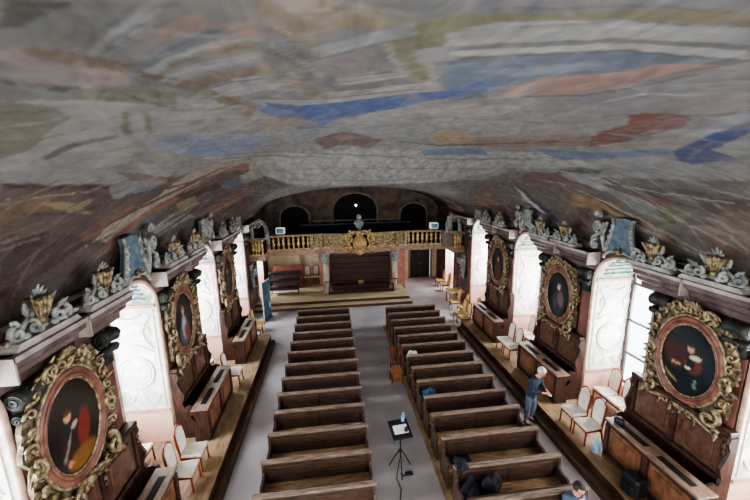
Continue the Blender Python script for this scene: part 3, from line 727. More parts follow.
def frame_meshes():
    # returns meshes (in place objects) for the frame, facing +x, centred on the oval
    W_, H_ = .56, .76
    ov = lambda k, s=1.0, x=0.0: (x, W_*s*cos(k), H_*s*sin(k))
    bm = B()
    out = [];   # carved backboard: lobed outline
    for i in range(72):
        a = 2*pi*i/72; s = 1.42+.07*sin(a*9)+.05*sin(a*17)
        ex = 1.0+(.16*abs(sin(2*a))**2)
        out.append((W_*s*ex*cos(a)*1.05, H_*s*ex*sin(a)*1.02))
    prism(bm, out, 'x', 0, .07)
    base = bm
    bm2 = B()       # reddish inner moulding
    for s, r, x in ((1.16,.055,.09),(1.06,.03,.11)):
        tube(bm2, [ov(2*pi*i/56, s, x) for i in range(56)], r, 8, closed=True)
    bm3 = B()       # gilded rim lines
    for s, r, x in ((1.0,.022,.1),(1.26,.03,.1)):
        tube(bm3, [ov(2*pi*i/56, s, x) for i in range(56)], r, 7, closed=True)
    bm4 = B(); rnd = random.Random(5)   # leaves and scrolls
    for i in range(30):
        a = 2*pi*i/30; s = 1.34; ex = 1+.14*abs(sin(2*a))**2
        p = (W_*s*ex*cos(a), H_*s*ex*sin(a))
        leaf(bm4, p, a+rnd.uniform(-.9,.9), rnd.uniform(.16,.27), rnd.uniform(.05,.085), .02, .3, x=.08)
        sp = spiral((p[0]*1.04,p[1]*1.04), .085, .015, a+pi*rnd.random(), 1.3*(1 if i%2 else -1), 14, x=.11, xr=.05)
        tube(bm4, sp, [.028-.014*t/13 for t in range(14)], 6)
        if i % 3 == 0: ball(bm4, (.13, p[0]*.97, p[1]*.97), .04, seg=8)
    # crowning shell and leaves
    for j in range(9):
        a = pi/2+(j-4)*.27
        leaf(bm4, (0, 1.0+.02*abs(j-4)), a, .3-.02*abs(j-4), .05, .03, .35, x=.09)
    for k in (-1,1):
        tube(bm4, spiral((k*.3,1.08), .15, .02, -pi/2 if k > 0 else -pi/2, 1.4*k, 20, x=.12, xr=.06), [.04-.02*t/19 for t in range(20)], 7)
        tube(bm4, spiral((k*.62,-.86), .2, .03, pi/2, -1.4*k, 22, x=.12, xr=.08), [.055-.03*t/21 for t in range(22)], 8)
        tube(bm4, spiral((k*.78,-.1), .14, .02, pi/2, 1.3*k, 18, x=.12, xr=.05), [.045-.02*t/17 for t in range(18)], 7)
        leaf(bm4, (k*.7,-.95), -pi/2+k*.5, .28, .1, .03, .4, x=.12)
        tube(bm4, [(.12+.05*sin(t/10*pi), k*(.05+.075*t), -1.04+.1*cos(t/10*pi)) for t in range(11)], [.05-.002*t for t in range(11)], 7)
    ball(bm4, (.14,0,-1.02), .09, (.6,1.2,1))
    return base, bm2, bm3, bm4
fb = frame_meshes()
FR = [('carved_border', fb[0], gilt_dark), ('oval_moulding', fb[1], red_marble), ('gilded_rim', fb[2], gilt), ('leaf_carving', fb[3], gilt)]
FR = [(n, link(n, bmx, mm, None, smooth=(n != 'carved_border')).data) for n, bmx, mm in FR]
for n, me in FR:
    for o in list(bpy.data.objects):
        if o.data == me: bpy.data.objects.remove(o)
SK = (196,150,120)
figs = {
 (-1,0): ([(-.02,-.3,.34,.52,.2,(60,36,30)),(.18,-.15,.15,.36,-.25,(118,48,40)),(.06,-.58,.36,.2,0,(124,84,44)),(-.14,-.02,.14,.3,.1,(40,40,44)),(-.1,.22,.085,.11,0,SK),(-.1,.28,.09,.06,0,(70,50,36)),(-.22,-.3,.03,.32,-.5,(130,120,110)),(-.22,-.52,.07,.05,0,SK),(.0,.02,.09,.05,.4,(170,160,140))], 'bearded man in red and black robe'),
 (-1,1): ([(0,-.35,.36,.46,0,(84,84,92)),(0,-.2,.16,.4,0,(150,160,166)),(.14,-.4,.2,.3,.3,(120,64,50)),(0,.25,.09,.12,0,SK),(0,.34,.1,.06,0,(120,110,100))], 'figure in pale robes'),
 (-1,2): ([(0,-.3,.32,.46,0,(70,64,60)),(0,.22,.09,.12,0,SK),(0,-.1,.1,.2,0,(110,90,70))], 'figure in dark dress'),
 (1,0): ([(-.02,-.38,.38,.44,0,(26,32,38)),(-.26,.05,.3,.38,.2,(70,44,44)),(.12,-.05,.2,.22,0,(96,56,44)),(.06,.0,.1,.2,.1,(30,36,42)),(.14,.11,.14,.06,.2,(206,196,160)),(.03,.26,.08,.1,0,SK),(.03,.33,.08,.05,0,(60,46,36)),(-.22,-.16,.12,.03,.1,SK),(.02,-.15,.07,.035,.1,(210,200,190)),(-.3,-.48,.2,.03,-.5,(150,130,80)),(.2,-.46,.03,.16,0,(110,130,120))], 'seated man with a white collar'),
 (1,1): ([(.0,-.3,.34,.5,.1,(60,56,60)),(.12,-.12,.18,.3,.2,(104,90,84)),(0,.25,.085,.11,0,(206,180,160)),(.02,.32,.09,.06,0,(150,146,140)),(-.14,-.3,.1,.14,0,(60,76,100))], 'grey-haired figure in a dark cloak'),
 (1,2): ([(0,-.3,.32,.46,0,(96,60,44)),(0,.22,.09,.12,0,SK),(0,-.1,.1,.2,0,(70,60,50))], 'figure in brown'),
}
for side, nm in ((-1,'left'),(1,'right')):
    for k, yc in enumerate((5.72, 9.9, 14.05)):
        if side < 0: yc = (5.35, 9.55, 13.8)[k]
        x = XL+.1 if side < 0 else XR-.07
        fg, desc = figs[(side,k)]
        t = thing('oval_portrait', 'oval portrait of %s, %s wall' % (desc, nm), 'painting', (x, yc, 3.3 if side < 0 else 3.22), 0 if side < 0 else pi, 'oval portraits on the piers')
        me = paint_canvas(.56, .76, fg, (30,36,38) if side > 0 else (44,38,34))
        o = bpy.data.objects.new('canvas', me); COL.objects.link(o); o.parent = t; o.location = (.085,0,0)
        for n, m_ in FR:
            o = bpy.data.objects.new(n, m_); COL.objects.link(o); o.parent = t

# ------------------------------------------------------------ stucco ornaments on the cornices
def make_orn():
    t = thing('acanthus_ornament', '', 'ornament')
    bm = B(); prism(bm, [(-.52,0),(.52,0),(.5,.05),(.46,.09),(-.46,.09),(-.5,.05)], 'x', 0, .26); link('plinth', bm, cornice_l, t)
    bm = B()
    for k in (-1,1):
        tube(bm, spiral((k*.38,.17), .1, .02, pi/2, -1.5*k, 20, x=.16, xr=.03), [.036-.016*i/19 for i in range(20)], 7)
        tube(bm, spiral((k*.2,.2), .085, .02, pi/2, 1.4*k, 18, x=.2, xr=.04), [.034-.014*i/17 for i in range(18)], 7)
        tube(bm, [(.15, k*(.08+.4*i/10), .36-.24*(i/10)**.7) for i in range(11)], [.035]*11, 7)
        leaf(bm, (k*.12,.3), pi/2-k*.55, .24, .06, .03, .3, x=.12)
        leaf(bm, (k*.28,.24), pi/2-k*.95, .2, .05, .03, .3, x=.12)
        leaf(bm, (k*.44,.1), pi/2-k*1.3, .14, .05, .03, .3, x=.14)
        ball(bm, (.2,k*.3,.12), .05); ball(bm, (.22,k*.12,.14), .05)
    for j in range(5): leaf(bm, (0,.46), pi/2+(j-2)*.42, .2-.02*abs(j-2), .04, .025, .3, x=.14)
    box(bm, .04, .16, -.4, .4, .05, .18, bev=.03)
    link('scrollwork', bm, grey_stucco, t, smooth=True)
    bm = B(); lathe(bm, [(.04,.16),(.07,.2),(.06,.24),(.1,.34),(.13,.44),(.14,.5),(.1,.5)], 12, c=(.16,0,0))
    for j in range(7):
        a = (j-3)*.4; tube(bm, [(.16+.1*cos(a)*s/.1, .1*sin(a)*s/.1, z) for s, z in ((.065,.24),(.1,.34),(.135,.44),(.145,.52))], .017, 5)
    link('gilded_vase', bm, gilt, t, smooth=True)
    return t
orn = make_orn(); uo = [False]
words = ['nearest the viewer','second','third','fourth','fifth','sixth','seventh','eighth']
for side, nm in ((-1,'left'),(1,'right')):
    i = 0
    for k in range(4):
        yc = 5.7+4.3*k
        for dy in ((-.55,.85) if side < 0 else (-.22,1.08)):
            y = yc+dy
            if y > 18: continue
            x = XL+.03 if side < 0 else XR-.03
            sc = 1.12 if k < 2 else .92 if k == 2 else .65
            place(orn, uo, (x, y, 4.905), 0 if side < 0 else pi, ('grey stucco ornament with gilded vase on the %s cornice, %s' % (nm, words[i])) + (' from the viewer' if i else ''), 'stucco ornaments on the cornices', sc); i += 1
def make_crest():
    t = thing('stucco_crest', '', 'ornament')
    prof = [(-.42,0),(.42,0),(.36,.2),(.27,.45),(.22,.7),(.26,.86),(.0,.9),(-.26,.86),(-.22,.7),(-.27,.45),(-.36,.2)]
    bm = B(); prism(bm, prof, 'x', 0, .12); link('blue_field', bm, blue_panel, t)
    bm = B()
    for k in (-1,1):
        tube(bm, [(.13,k*.48,-.02),(.14,k*.4,.2),(.14,k*.31,.45),(.14,k*.26,.7),(.14,k*.32,.88)], [.05,.055,.05,.045,.03], 8)
        for j in range(5): ball(bm, (.18, k*(.42-.04*j), .1+.15*j), .04)
    # arch moulding below, big scroll at the far side
    tube(bm, [(.12, -.5*cos(pi*i/14), -.2+.26*sin(pi*i/14)) for i in range(15)], .045, 7)
    S = 1
    tube(bm, spiral((S*.78,.62), .17, .03, -pi/2, 1.5, 22, x=.12, xr=.04), [.05-.02*i/21 for i in range(22)], 8)
    tube(bm, spiral((S*.82,.12), .15, .03, pi/2, -1.5, 22, x=.12, xr=.04), [.05-.02*i/21 for i in range(22)], 8)
    tube(bm, [(.12,S*.6,.72),(.12,S*.68,.45),(.12,S*.95,.3),(.12,S*.98,.15)], .045, 7)
    tube(bm, [(.12,S*.45,-.02),(.12,S*.55,.15),(.12,S*.6,.4),(.12,S*.5,.75)], [.05,.06,.06,.04], 7)
    for j in range(7): leaf(bm, (S*.8,.86), pi/2+(j-3)*.4, .2, .045, .03, .3, x=.1)
    link('scrollwork', bm, grey_stucco, t, smooth=True)
    bm = B(); ball(bm, (.17,0,.06), .08, (.7,1,1))
    for j in range(5): leaf(bm, (0,.02), pi/2+(j-2)*.6, .17, .045, .03, .3, x=.13)
    link('shell', bm, gilt_dark, t, smooth=True)
    return t
crest = make_crest(); uc = [False]
grey_field = mat('pale_grey_field', (150,150,146), (116,118,114), rough=.75)
for side, nm in ((-1,'left'),(1,'right')):
    for k in range(1,5):
        a, c = OPEN[k]
        if k == 1: continue
        x = XL+.02 if side < 0 else XR-.02
        o = place(crest, uc, (x, (a+c)/2+.08, 5.02 if k < 4 else 4.95), 0 if side < 0 else pi, {2:'large blue shield crest with white scrolls over the nearest %s arch',3:'grey shield crest with scrolls over the second %s arch',4:'small grey crest over the farthest %s arch beside the gallery'}[k] % nm, 'crests above the window arches', 1.0 if k < 3 else .85 if k == 3 else .55)
        if k > 2:
            for q in o.children:
                if q.name.startswith('blue_field'): q.data = q.data.copy(); q.data.materials[0] = grey_field; q.name = 'shield_field'
        if side > 0: o.scale.y *= -1
# ------------------------------------------------------------ stage and gallery
bm = B(); box(bm, XL, 4.35, 18.35, 23.5, 0, .17); box(bm, XL, 4.22, 18.75, 23.5, .17, .35); o = struct('floor_stage', bm, riser_wood)
bm = B(); box(bm, XL, 4.37, 18.32, 18.76, .165, .185); box(bm, XL, 4.24, 18.72, 23.5, .345, .365); link('boards', bm, stage_oak, o)
SZ = .365
# end wall with door opening, gallery slab
bm = B()
box(bm, XL, 5.25, 23.5, 23.8, 0, 3.0); box(bm, 6.95, XR, 23.5, 23.8, 0, 3.0); box(bm, 5.25, 6.95, 23.5, 23.8, 2.15, 3.0)
box(bm, XL, -2.2, 23.2, 23.5, 0, 3.0)
struct('wall_end_lower', bm, plaster)
bm = B(); box(bm, 3.75, 4.5, 21.0, 23.5, 0, 2.9); box(bm, -.9, -.25, 21.6, 23.5, SZ, 2.9); struct('wall_pier_pink', bm, mat('pink_plaster', (206,150,132), (176,120,104), rough=.8))
bm = B()
for x in (5.25, 6.83): box(bm, x, x+.12, 23.42, 23.52, 0, 2.2)
box(bm, 5.25, 6.95, 23.42, 23.52, 2.08, 2.2)
dr = struct('door_1', bm, mat('door_frame', (150,136,118), (120,104,90), rough=.6))
for x0 in (5.37, 6.1):
    bm = B(); box(bm, x0, x0+.72, 23.55, 23.6, 0, 2.1)
    for z in (.15,.8,1.45): box(bm, x0+.1, x0+.62, 23.53, 23.56, z, z+.5, bev=.02)
    lf = link('door_leaf', bm, mat('dark_door', (50,40,36), (30,24,22), rough=.5), dr)
    bm = B(); ball(bm, (x0+(.64 if x0 < 6 else .08), 23.5, 1.05), .03); link('door_handle', bm, gilt, lf)
# gallery slab following the curved front
def frontY(x):
    if x < -3.5 or x > 6.7: return 18.45
    u = (x-1.55)/1.9
    return 19.75-.35*max(0,1-u*u)-.25*(abs(x-1.55)/5.1)**4
fx = [XL, -3.85, -3.52, -3.48] + [-3.2+.4*i for i in range(25)] + [6.68, 6.72, 7.0, XR]
front = [(x, frontY(x)) for x in fx]
bm = B(); prism(bm, front+[(XR,23.6),(XL,23.6)], 'z', 2.82, 3.0); struct('floor_gallery', bm, under_m)
tn += 1; bm = B()
for (z0, z1, d) in ((2.84,2.95,.03),(2.95,3.06,.09),(3.06,3.12,.05)):
    prism(bm, [(x,y-d) for x,y in front]+[(x,y+.1) for x,y in front[::-1]], 'z', z0, z1)
struct('trim_%d' % tn, bm, mat('gallery_fascia', (176,146,126), (128,102,88), rough=.5))
# parapet: one balustrade with rails, posts and balusters
par = thing('gallery_balustrade', 'curved gilded balustrade along the front of the end gallery', 'balustrade', (0,0,0))
bm = B(); prism(bm, [(x,y-.06) for x,y in front]+[(x,y+.1) for x,y in front[::-1]], 'z', 3.12, 3.2); link('bottom_rail', bm, bright_gilt, par)
bm = B(); prism(bm, [(x,y-.1) for x,y in front]+[(x,y+.14) for x,y in front[::-1]], 'z', 3.88, 3.98); link('top_rail', bm, mat('gallery_rail', (176,146,104), (120,96,68), rough=.45), par)
bal = None
def baluster(x, y):
    global bal
    if bal is None:
        bm = B(); lathe(bm, [(.05,0),(.05,.05),(.03,.08),(.08,.2),(.095,.28),(.045,.38),(.095,.48),(.08,.56),(.03,.62),(.05,.65),(.05,.68)], 10, c=(0,0,0))
        bal = link('baluster', bm, bright_gilt, par, smooth=True); o = bal
    else: o = bal.copy(); COL.objects.link(o)
    o.location = (x, y+.02, 3.2)
xs = [-3.25+.27*i for i in range(8)]
for x in xs + [3.07-q for q in xs]: baluster(x, frontY(x))
for x in (-4.1,-3.95,-3.8,-3.65, 6.8,6.95,7.1): baluster(x, frontY(x))
for x in (-3.5,-1.15,-.62,-.08,3.15,3.72,4.25,6.68):
    y = frontY(x+.01 if x < 0 else x-.01)
    bm = B(); box(bm, x-.1, x+.1, y-.1, y+.08, 3.12, 3.9, bev=.02); box(bm, x-.05, x+.05, y-.13, y-.09, 3.25, 3.78, bev=.02); link('post', bm, gilt, par)
for x0, x1 in ((-1.03,-.74),(-.5,-.2),(3.27,3.6),(3.84,4.13),(.0,1.0),(2.1,3.05)):
    xm = (x0+x1)/2; y = frontY(xm)
    bm = B(); box(bm, x0, x1, y+.0, y+.04, 3.2, 3.88)
    w = (x1-x0)/2-.05
    tube(bm, [(xm+w*cos(2*pi*t/20), y-.02, 3.54+.22*sin(2*pi*t/20)) for t in range(20)], .028, 6, closed=True)
    if x1-x0 > .5:
        for k in (-1,1):
            tube(bm, [(xm+k*(.1+p[1]*1), y-.02, 3.54+p[2]) for p in spiral((.12,0),.13,.02,0,1.5,18)], .022, 5)
    link('panel', bm, gilt, par)
# central cartouche + bust
ct = thing('gilded_cartouche', 'large gilded cartouche at the middle of the gallery front', 'ornament', (1.52, 19.28, 3.42))
bm = B(); M = Matrix.Rotation(-pi/2, 4, 'Z')
b2 = B()
lathe(b2, [(.32,0),(.36,.05),(.3,.1),(.26,.06),(.0,.12)], 28, M=Matrix.Rotation(pi/2,4,'Y'), sx=1.25)
for k in (-1,1):
    tube(b2, spiral((k*.5,.25), .22, .04, pi/2, -1.5*k, 24, x=.1, xr=.06), [.07-.04*i/23 for i in range(24)], 8)
    tube(b2, spiral((k*.62,-.2), .2, .03, pi/2, 1.4*k, 24, x=.1, xr=.06), [.06-.03*i/23 for i in range(24)], 8)
    tube(b2, [(.08,k*.12,.62),(.1,k*.3,.62),(.1,k*.5,.52),(.1,k*.75,.45),(.1,k*.85,.3)], [.06,.07,.07,.05,.03], 8)
    for j in range(6): leaf(b2, (k*(.3+.05*j),.5-.17*j), (pi/2-k*(.9+.2*j)), .34, .09, .03, .35, x=.06)
for j in range(7): leaf(b2, (0,-.35), -pi/2+(j-3)*.4, .24, .07, .03, .3, x=.08)
for j in range(7): leaf(b2, (0,.42), pi/2+(j-3)*.35, .26, .07, .03, .3, x=.08)
for v in b2.verts: v.co = Vector((v.co.y, -v.co.x, v.co.z))
bm.free(); link('scroll_border', b2, bright_gilt, ct, smooth=True); ct.scale = (1.15,1,1.12)
bm = B(); ball(bm, (0,-.08,0), .26, (1,.35,1.25), seg=18); link('shield', bm, mat('pale_gilt_shield', (190,164,112), (140,112,70), scale=14, rough=.4, metal=.4, bump=.6), ct, smooth=True)
bs = thing('stone_bust', 'grey stone bust standing above the gilded gallery cartouche', 'statue', (1.52, 19.45, 3.98))
bm = B(); lathe(bm, [(.16,0),(.17,.06),(.1,.12),(.09,.22),(.15,.3)], 14); link('socle', bm, grey_stucco, bs, smooth=True)
bm = B()
lathe(bm, [(.08,.28),(.17,.36),(.25,.5),(.27,.6),(.2,.7),(.09,.74),(.075,.82)], 18, sx=1.1, sy=.62)
ball(bm, (0,-.01,.9), .115, (.88,1,1.2), seg=16); ball(bm, (0,-.125,.89), .03, (.7,1,1.2)); ball(bm, (0,-.1,.82), .05, (1,.6,.6))
ball(bm, (0,.02,.97), .12, (1.05,1.05,.8)); 
for k in (-1,1):
    ball(bm, (k*.11,.0,.88), .05, (.7,1,1.7)); tube(bm, [(k*.26,-.02,.62),(k*.16,-.14,.5),(0,-.17,.36)], [.05,.045,.03], 6)
link('figure', bm, grey_stucco, bs, smooth=True)
# columns under the gallery
for i, x in enumerate((-.45, 3.66)):
    y = 20.1
    t = thing('gallery_column', 'pale column under the gallery with leafy capital, %s the dark panelled wall' % ('left of' if i == 0 else 'right of'), 'column', (x, y, SZ))
    bm = B(); box(bm, -.2,.2,-.2,.2,0,.1,bev=.01); lathe(bm, [(.19,.1),(.2,.16),(.165,.2),(.16,.9),(.14,1.75),(.15,1.78)], 20); link('shaft', bm, cream_stone, t)
    bm = B(); lathe(bm, [(.14,1.76),(.17,1.85),(.2,2.1),(.26,2.35),(.28,2.45)], 16)
    for r, z0, L in ((.17,1.8,.28),(.2,2.05,.26)):
        for j in range(8):
            a = 2*pi*j/8+z0; b2 = B(); leaf(b2, (0,0), pi/2, L, .07, .02, .5, x=r)
            bmesh.ops.transform(b2, matrix=Matrix.Translation((0,0,z0)) @ Matrix.Rotation(a,4,'Z'), verts=b2.verts)
            me = bpy.data.meshes.new('x'); b2.to_mesh(me); b2.free(); bm.from_mesh(me); bpy.data.meshes.remove(me)
    for a in range(4):
        an = pi/4+a*pi/2; ball(bm, (.27*cos(an),.27*sin(an),2.38), .07)
    link('capital', bm, grey_stucco, t, smooth=True)
    bm = B(); box(bm, -.26,.26,-.26,.26,2.42,2.47); link('abacus', bm, cream_stone, t)
# white stucco figure consoles at the gallery ends
for i, (x, sx) in enumerate(((XL+.03,1),(XR-.03,-1))):
    t = thing('stucco_console', 'white stucco bracket under the %s end of the gallery' % ('left' if i == 0 else 'right'), 'bracket', (x, 18.1, 2.0), 0 if sx > 0 else pi)
    bm = B()
    for k in (-1,1):
        tube(bm, spiral((k*.2,.45), .2, .03, 0, 1.4*k, 20, x=.2, xr=.1), [.07-.04*j/19 for j in range(20)], 8)
        for j in range(4): leaf(bm, (k*.08,.5-.25*j), -pi/2+k*(.9-.1*j), .38, .1, .04, .3, x=.08)
    prism(bm, [(-.22,.75),(.22,.75),(.16,0),(.06,-.5),(-.06,-.5),(-.16,0)], 'x', 0, .16)
    ball(bm, (.25,0,.35), .13, (1,1,1.2)); 
    link('leafwork', bm, grey_stucco, t, smooth=True)
# dark panelled wall of the choir under the gallery, tiers, rail
t = thing('choir_panelling', 'tall dark wooden panelled wall between the two pale columns', 'panelling', (1.62, 20.45, SZ))
bm = B(); box(bm, -1.78, 1.78, 0, .12, 0, 2.45); link('backboard', bm, W('dark_panel', (78,48,38), (40,26,22), (1.5,4,6)), t)
for z in (.55, .95, 1.32, 1.62, 2.0, 2.35):
    bm = B(); box(bm, -1.78, 1.78, -.1, 0, z, z+.045, bev=.01); link('rail', bm, stall_wood, t)
for j in range(5):
    bm = B(); x = -1.68+.84*j; box(bm, x-.04, x+.04, -.05, 0, 0, 2.4, bev=.01); link('stile', bm, stall_wood, t)
bm = B(); box(bm, -1.7, 1.7, -.5, -.1, .38, .43, bev=.01); box(bm, -1.7,1.7,-.18,-.14,0,.38); link('seat', bm, stall_wood, t)
t = thing('low_railing', 'low dark wooden railing on the stage before the panelled wall', 'railing', (1.62, 19.75, SZ))
bm = B(); box(bm, -1.95, 1.95, -.05, .05, .4, .46, bev=.01); box(bm, -1.95,1.95,-.12,.1,0,.1,bev=.01); link('rails', bm, stall_wood, t)
for j in range(9):
    bm = B(); x = -1.9+.475*j; box(bm, x-.03, x+.03, -.03, .03, .1, .4); link('post', bm, stall_wood, t)
for k in (-1,1):
    bm = B(); x = k*1.9; box(bm, x-.28, x+.28, -.03, .03, .72, .77, bev=.01)
    for q in (-.25,.25): box(bm, x+q-.02, x+q+.02, -.02, .02, .4, .72)
    link('side_rail', bm, stall_wood, t)
t = thing('lectern_box', 'small brass-coloured box on the seat before the dark panelled wall', 'box', (1.6, 20.2, SZ+.43))
bm = B(); box(bm, -.17, .17, -.08, .08, 0, .22, bev=.02); link('case', bm, gilt, t)
bm = B(); box(bm, -.12, .12, -.1, -.075, .04, .18, bev=.01); link('front_plate', bm, mat('brass_plate', (206,160,84), (170,124,60), rough=.35, metal=.5), t)
# upper part of the gallery
gx = []
bm = B()
n = 40; a0 = 5.85
inner = [(CX+5.85*cos(pi*i/n), ZS+1.72*sin(pi*i/n)) for i in range(n+1)]
for i in range(n):
    (xa,za),(xb,zb) = inner[i], inner[i+1]
    prism(bm, [(xa,za),(xb,zb),(xb,max(zb+.25,zb)),(xa,za+.25)], 'y', Y_END, 23.6)
struct('ceiling_gallery', bm, mat('gallery_vault', (150,132,116), (88,78,70), scale=2.4, rough=.9, c3=(190,172,150)), smooth=True)
bm = B(); 
for s_, x in ((-1,XL),(1,XR)): box(bm, x if s_ > 0 else x-.3, x+.3 if s_ > 0 else x, 18.5, 23.6, 5.1, 5.2)
box(bm, XL-.4, XR+.4, 23.5, 23.8, 3.0, 6.8); struct('wall_end_upper', bm, mat('gallery_wall', (140,124,112), (92,82,74), scale=1.6, rough=.9))
tn += 1; bm = B()
for xm, w, z in ((-2.4,.95,4.6),(1.6,1.5,4.95),(5.6,.95,4.6)):
    tube(bm, [(xm-w,23.46,3.0)]+[(xm-w*cos(pi*i/14),23.46,z+w*.75*sin(pi*i/14)) for i in range(15)]+[(xm+w,23.46,3.0)], .07, 6)
box(bm, -1.2, 4.4, 23.36, 23.5, 4.22, 4.3)
struct('trim_%d' % tn, bm, mat('gallery_arches', (170,154,138), (120,108,98), rough=.8))
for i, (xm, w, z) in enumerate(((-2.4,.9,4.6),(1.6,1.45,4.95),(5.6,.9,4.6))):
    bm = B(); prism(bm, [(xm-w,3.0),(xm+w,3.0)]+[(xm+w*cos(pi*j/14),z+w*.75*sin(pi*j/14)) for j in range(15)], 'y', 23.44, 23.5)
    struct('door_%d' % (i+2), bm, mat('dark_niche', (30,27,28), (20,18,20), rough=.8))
t = thing('gallery_rear_rail', 'dark blue-grey barrier across the back of the gallery', 'railing', (1.6, 22.6, 3.0))
bm = B(); box(bm, -3.6, 3.6, -.05, .05, 1.1, 1.16); link('top_rail', bm, mat('steel_rail', (96,104,118), (76,84,98), rough=.4), t)
bm = B(); box(bm, -3.55, 3.55, -.03, .03, 0, 1.1); link('cloth_panel', bm, mat('dark_blue_cloth', (26,28,44), (18,20,32), rough=.9), t)
# projector boxes on the gallery, small lamp
scr = mat('pale_lit_case', (180,200,206), (150,176,184), rough=.4, emit=((190,215,220),.35))
for i, (x, z) in enumerate(((-2.85,4.02),(5.95,4.02))):
    y = 19.95
    t = thing('stage_projector', 'small pale box projector on the gallery rail, %s end' % ('left' if i == 0 else 'right'), 'projector', (x, y-.15, 3.98))
    bm = B(); box(bm, -.24, .24, -.15, .15, .06, .4, bev=.03); link('case', bm, scr, t)
    bm = B(); box(bm, -.2,.2,-.16,-.145,.1,.36,bev=.01); lathe(bm, [(.07,0),(.07,.03),(.05,.03)], 14, M=Matrix.Translation((.08,-.16,.23)) @ Matrix.Rotation(pi/2,4,'X')); link('front', bm, mat('case_front', (150,180,190), (120,150,160), rough=.3), t)
    bm = B(); box(bm, -.12,.12,-.06,.06,0,.06); link('foot', bm, black_m, t)
t = thing('ceiling_lamp', 'tiny bright lamp hanging high at the back of the gallery', 'lamp', (1.55, 21.9, 5.35))
bm = B(); tube(bm, [(0,0,.05),(0,0,1.2)], .01, 5); link('cord', bm, black_m, t)
bm = B(); ball(bm, (0,0,0), .06); link('bulb', bm, mat('lamp_glow', (255,240,220), (255,235,210), emit=((255,240,220),6)), t)
# scroll sculpture on gallery ends, and pale obelisk
for i, (x, sx) in enumerate(((XL+.55,1),(XR-.6,-1))):
    t = thing('volute_sculpture', 'grey arched scroll sculpture at the %s end of the gallery rail' % ('left' if i == 0 else 'right'), 'sculpture', (x, 18.55, 3.98))
    bm = B()
    tube(bm, [(-.35,0,0),(-.38,0,.45),(-.3,0,.75),(-.05,0,.98),(.2,0,.9),(.34,0,.6),(.38,0,.25),(.36,0,0)], [.1,.09,.08,.07,.08,.09,.1,.11], 8)
    tube(bm, [(p[1],-.02,p[2]) for p in spiral((-.02,.72),.2,.03,0,1.5,20)], .045, 7)
    for k in range(4): b_ = (.1*k-.1, .62+.1*k); ball(bm, (-.3+.2*k,0,.95-.08*abs(k-1)), .08)
    link('scroll', bm, grey_stucco, t, smooth=True)
    bm = B(); box(bm, -.5,.5,-.12,.12,-.0,.06,bev=.01); link('plinth', bm, cornice_l, t)
t = thing('pale_obelisk', 'cream tapered obelisk at the right end of the gallery', 'sculpture', (6.65, 19.0, 3.98))
bm = B(); lathe(bm, [(.2,0),(.2,.06),(.17,.08),(.15,.4),(.1,.75),(.02,.86)], 16); link('body', bm, cream_stone, t, smooth=True)
bm = B(); ball(bm, (0,0,.9), .04); link('finial', bm, gilt, t)
bm = B(); box(bm, 6.3, 7.0, 18.8, 19.3, 3.1, 3.98); struct('trim_%d' % (tn+1), bm, under_m); tn += 1

# stack of upholstered benches on the stage, slanting board, chairs
for j in range(3):
    t = thing('upholstered_bench', ['lowest dark bench of the stack on the left of the stage','middle dark bench of the stack on the left of the stage','topmost bench of the stage stack, dark with grey seat'][j], 'bench', (-2.9, 20.3, SZ+.46*j), 0, 'stacked benches on the stage')
    bm = B(); box(bm, -.85, .85, -.28, .28, .3, .44, bev=.03); link('seat', bm, mat('charcoal_leather', (58,60,66), (34,36,42), rough=.5), t)
    for x in (-.78,.78):
        for y in (-.22,.22):
            bm = B(); box(bm, x-.02,x+.02,y-.02,y+.02,0,.3); link('leg', bm, black_m, t)
    bm = B(); box(bm, -.8,.8,-.24,-.22,.1,.13); box(bm,-.8,.8,.22,.24,.1,.13); link('stretcher', bm, mat('steel_bar',(120,118,116),(90,88,88),rough=.3,metal=.6), t)
t = thing('piano', 'dark red-brown closed piano behind the stacked benches on the stage', 'piano', (-2.8, 21.6, SZ))
bm = B(); box(bm, -.9,.9,-.3,.3,.0,1.15,bev=.02); link('case', bm, mat('mahogany',(110,56,48),(66,34,32),rough=.3), t)
bm = B(); prism(bm, [(-.42,1.15),(.32,1.3),(.32,1.36),(-.42,1.2)], 'x', -.92, .92); link('lid', bm, mat('mahogany_lid',(150,92,80),(110,64,56),rough=.3), t)
bm = B(); box(bm, -.85,.85,-.5,-.3,.62,.75,bev=.02); link('keyboard_lid', bm, mat('mahogany',(110,56,48)), t)

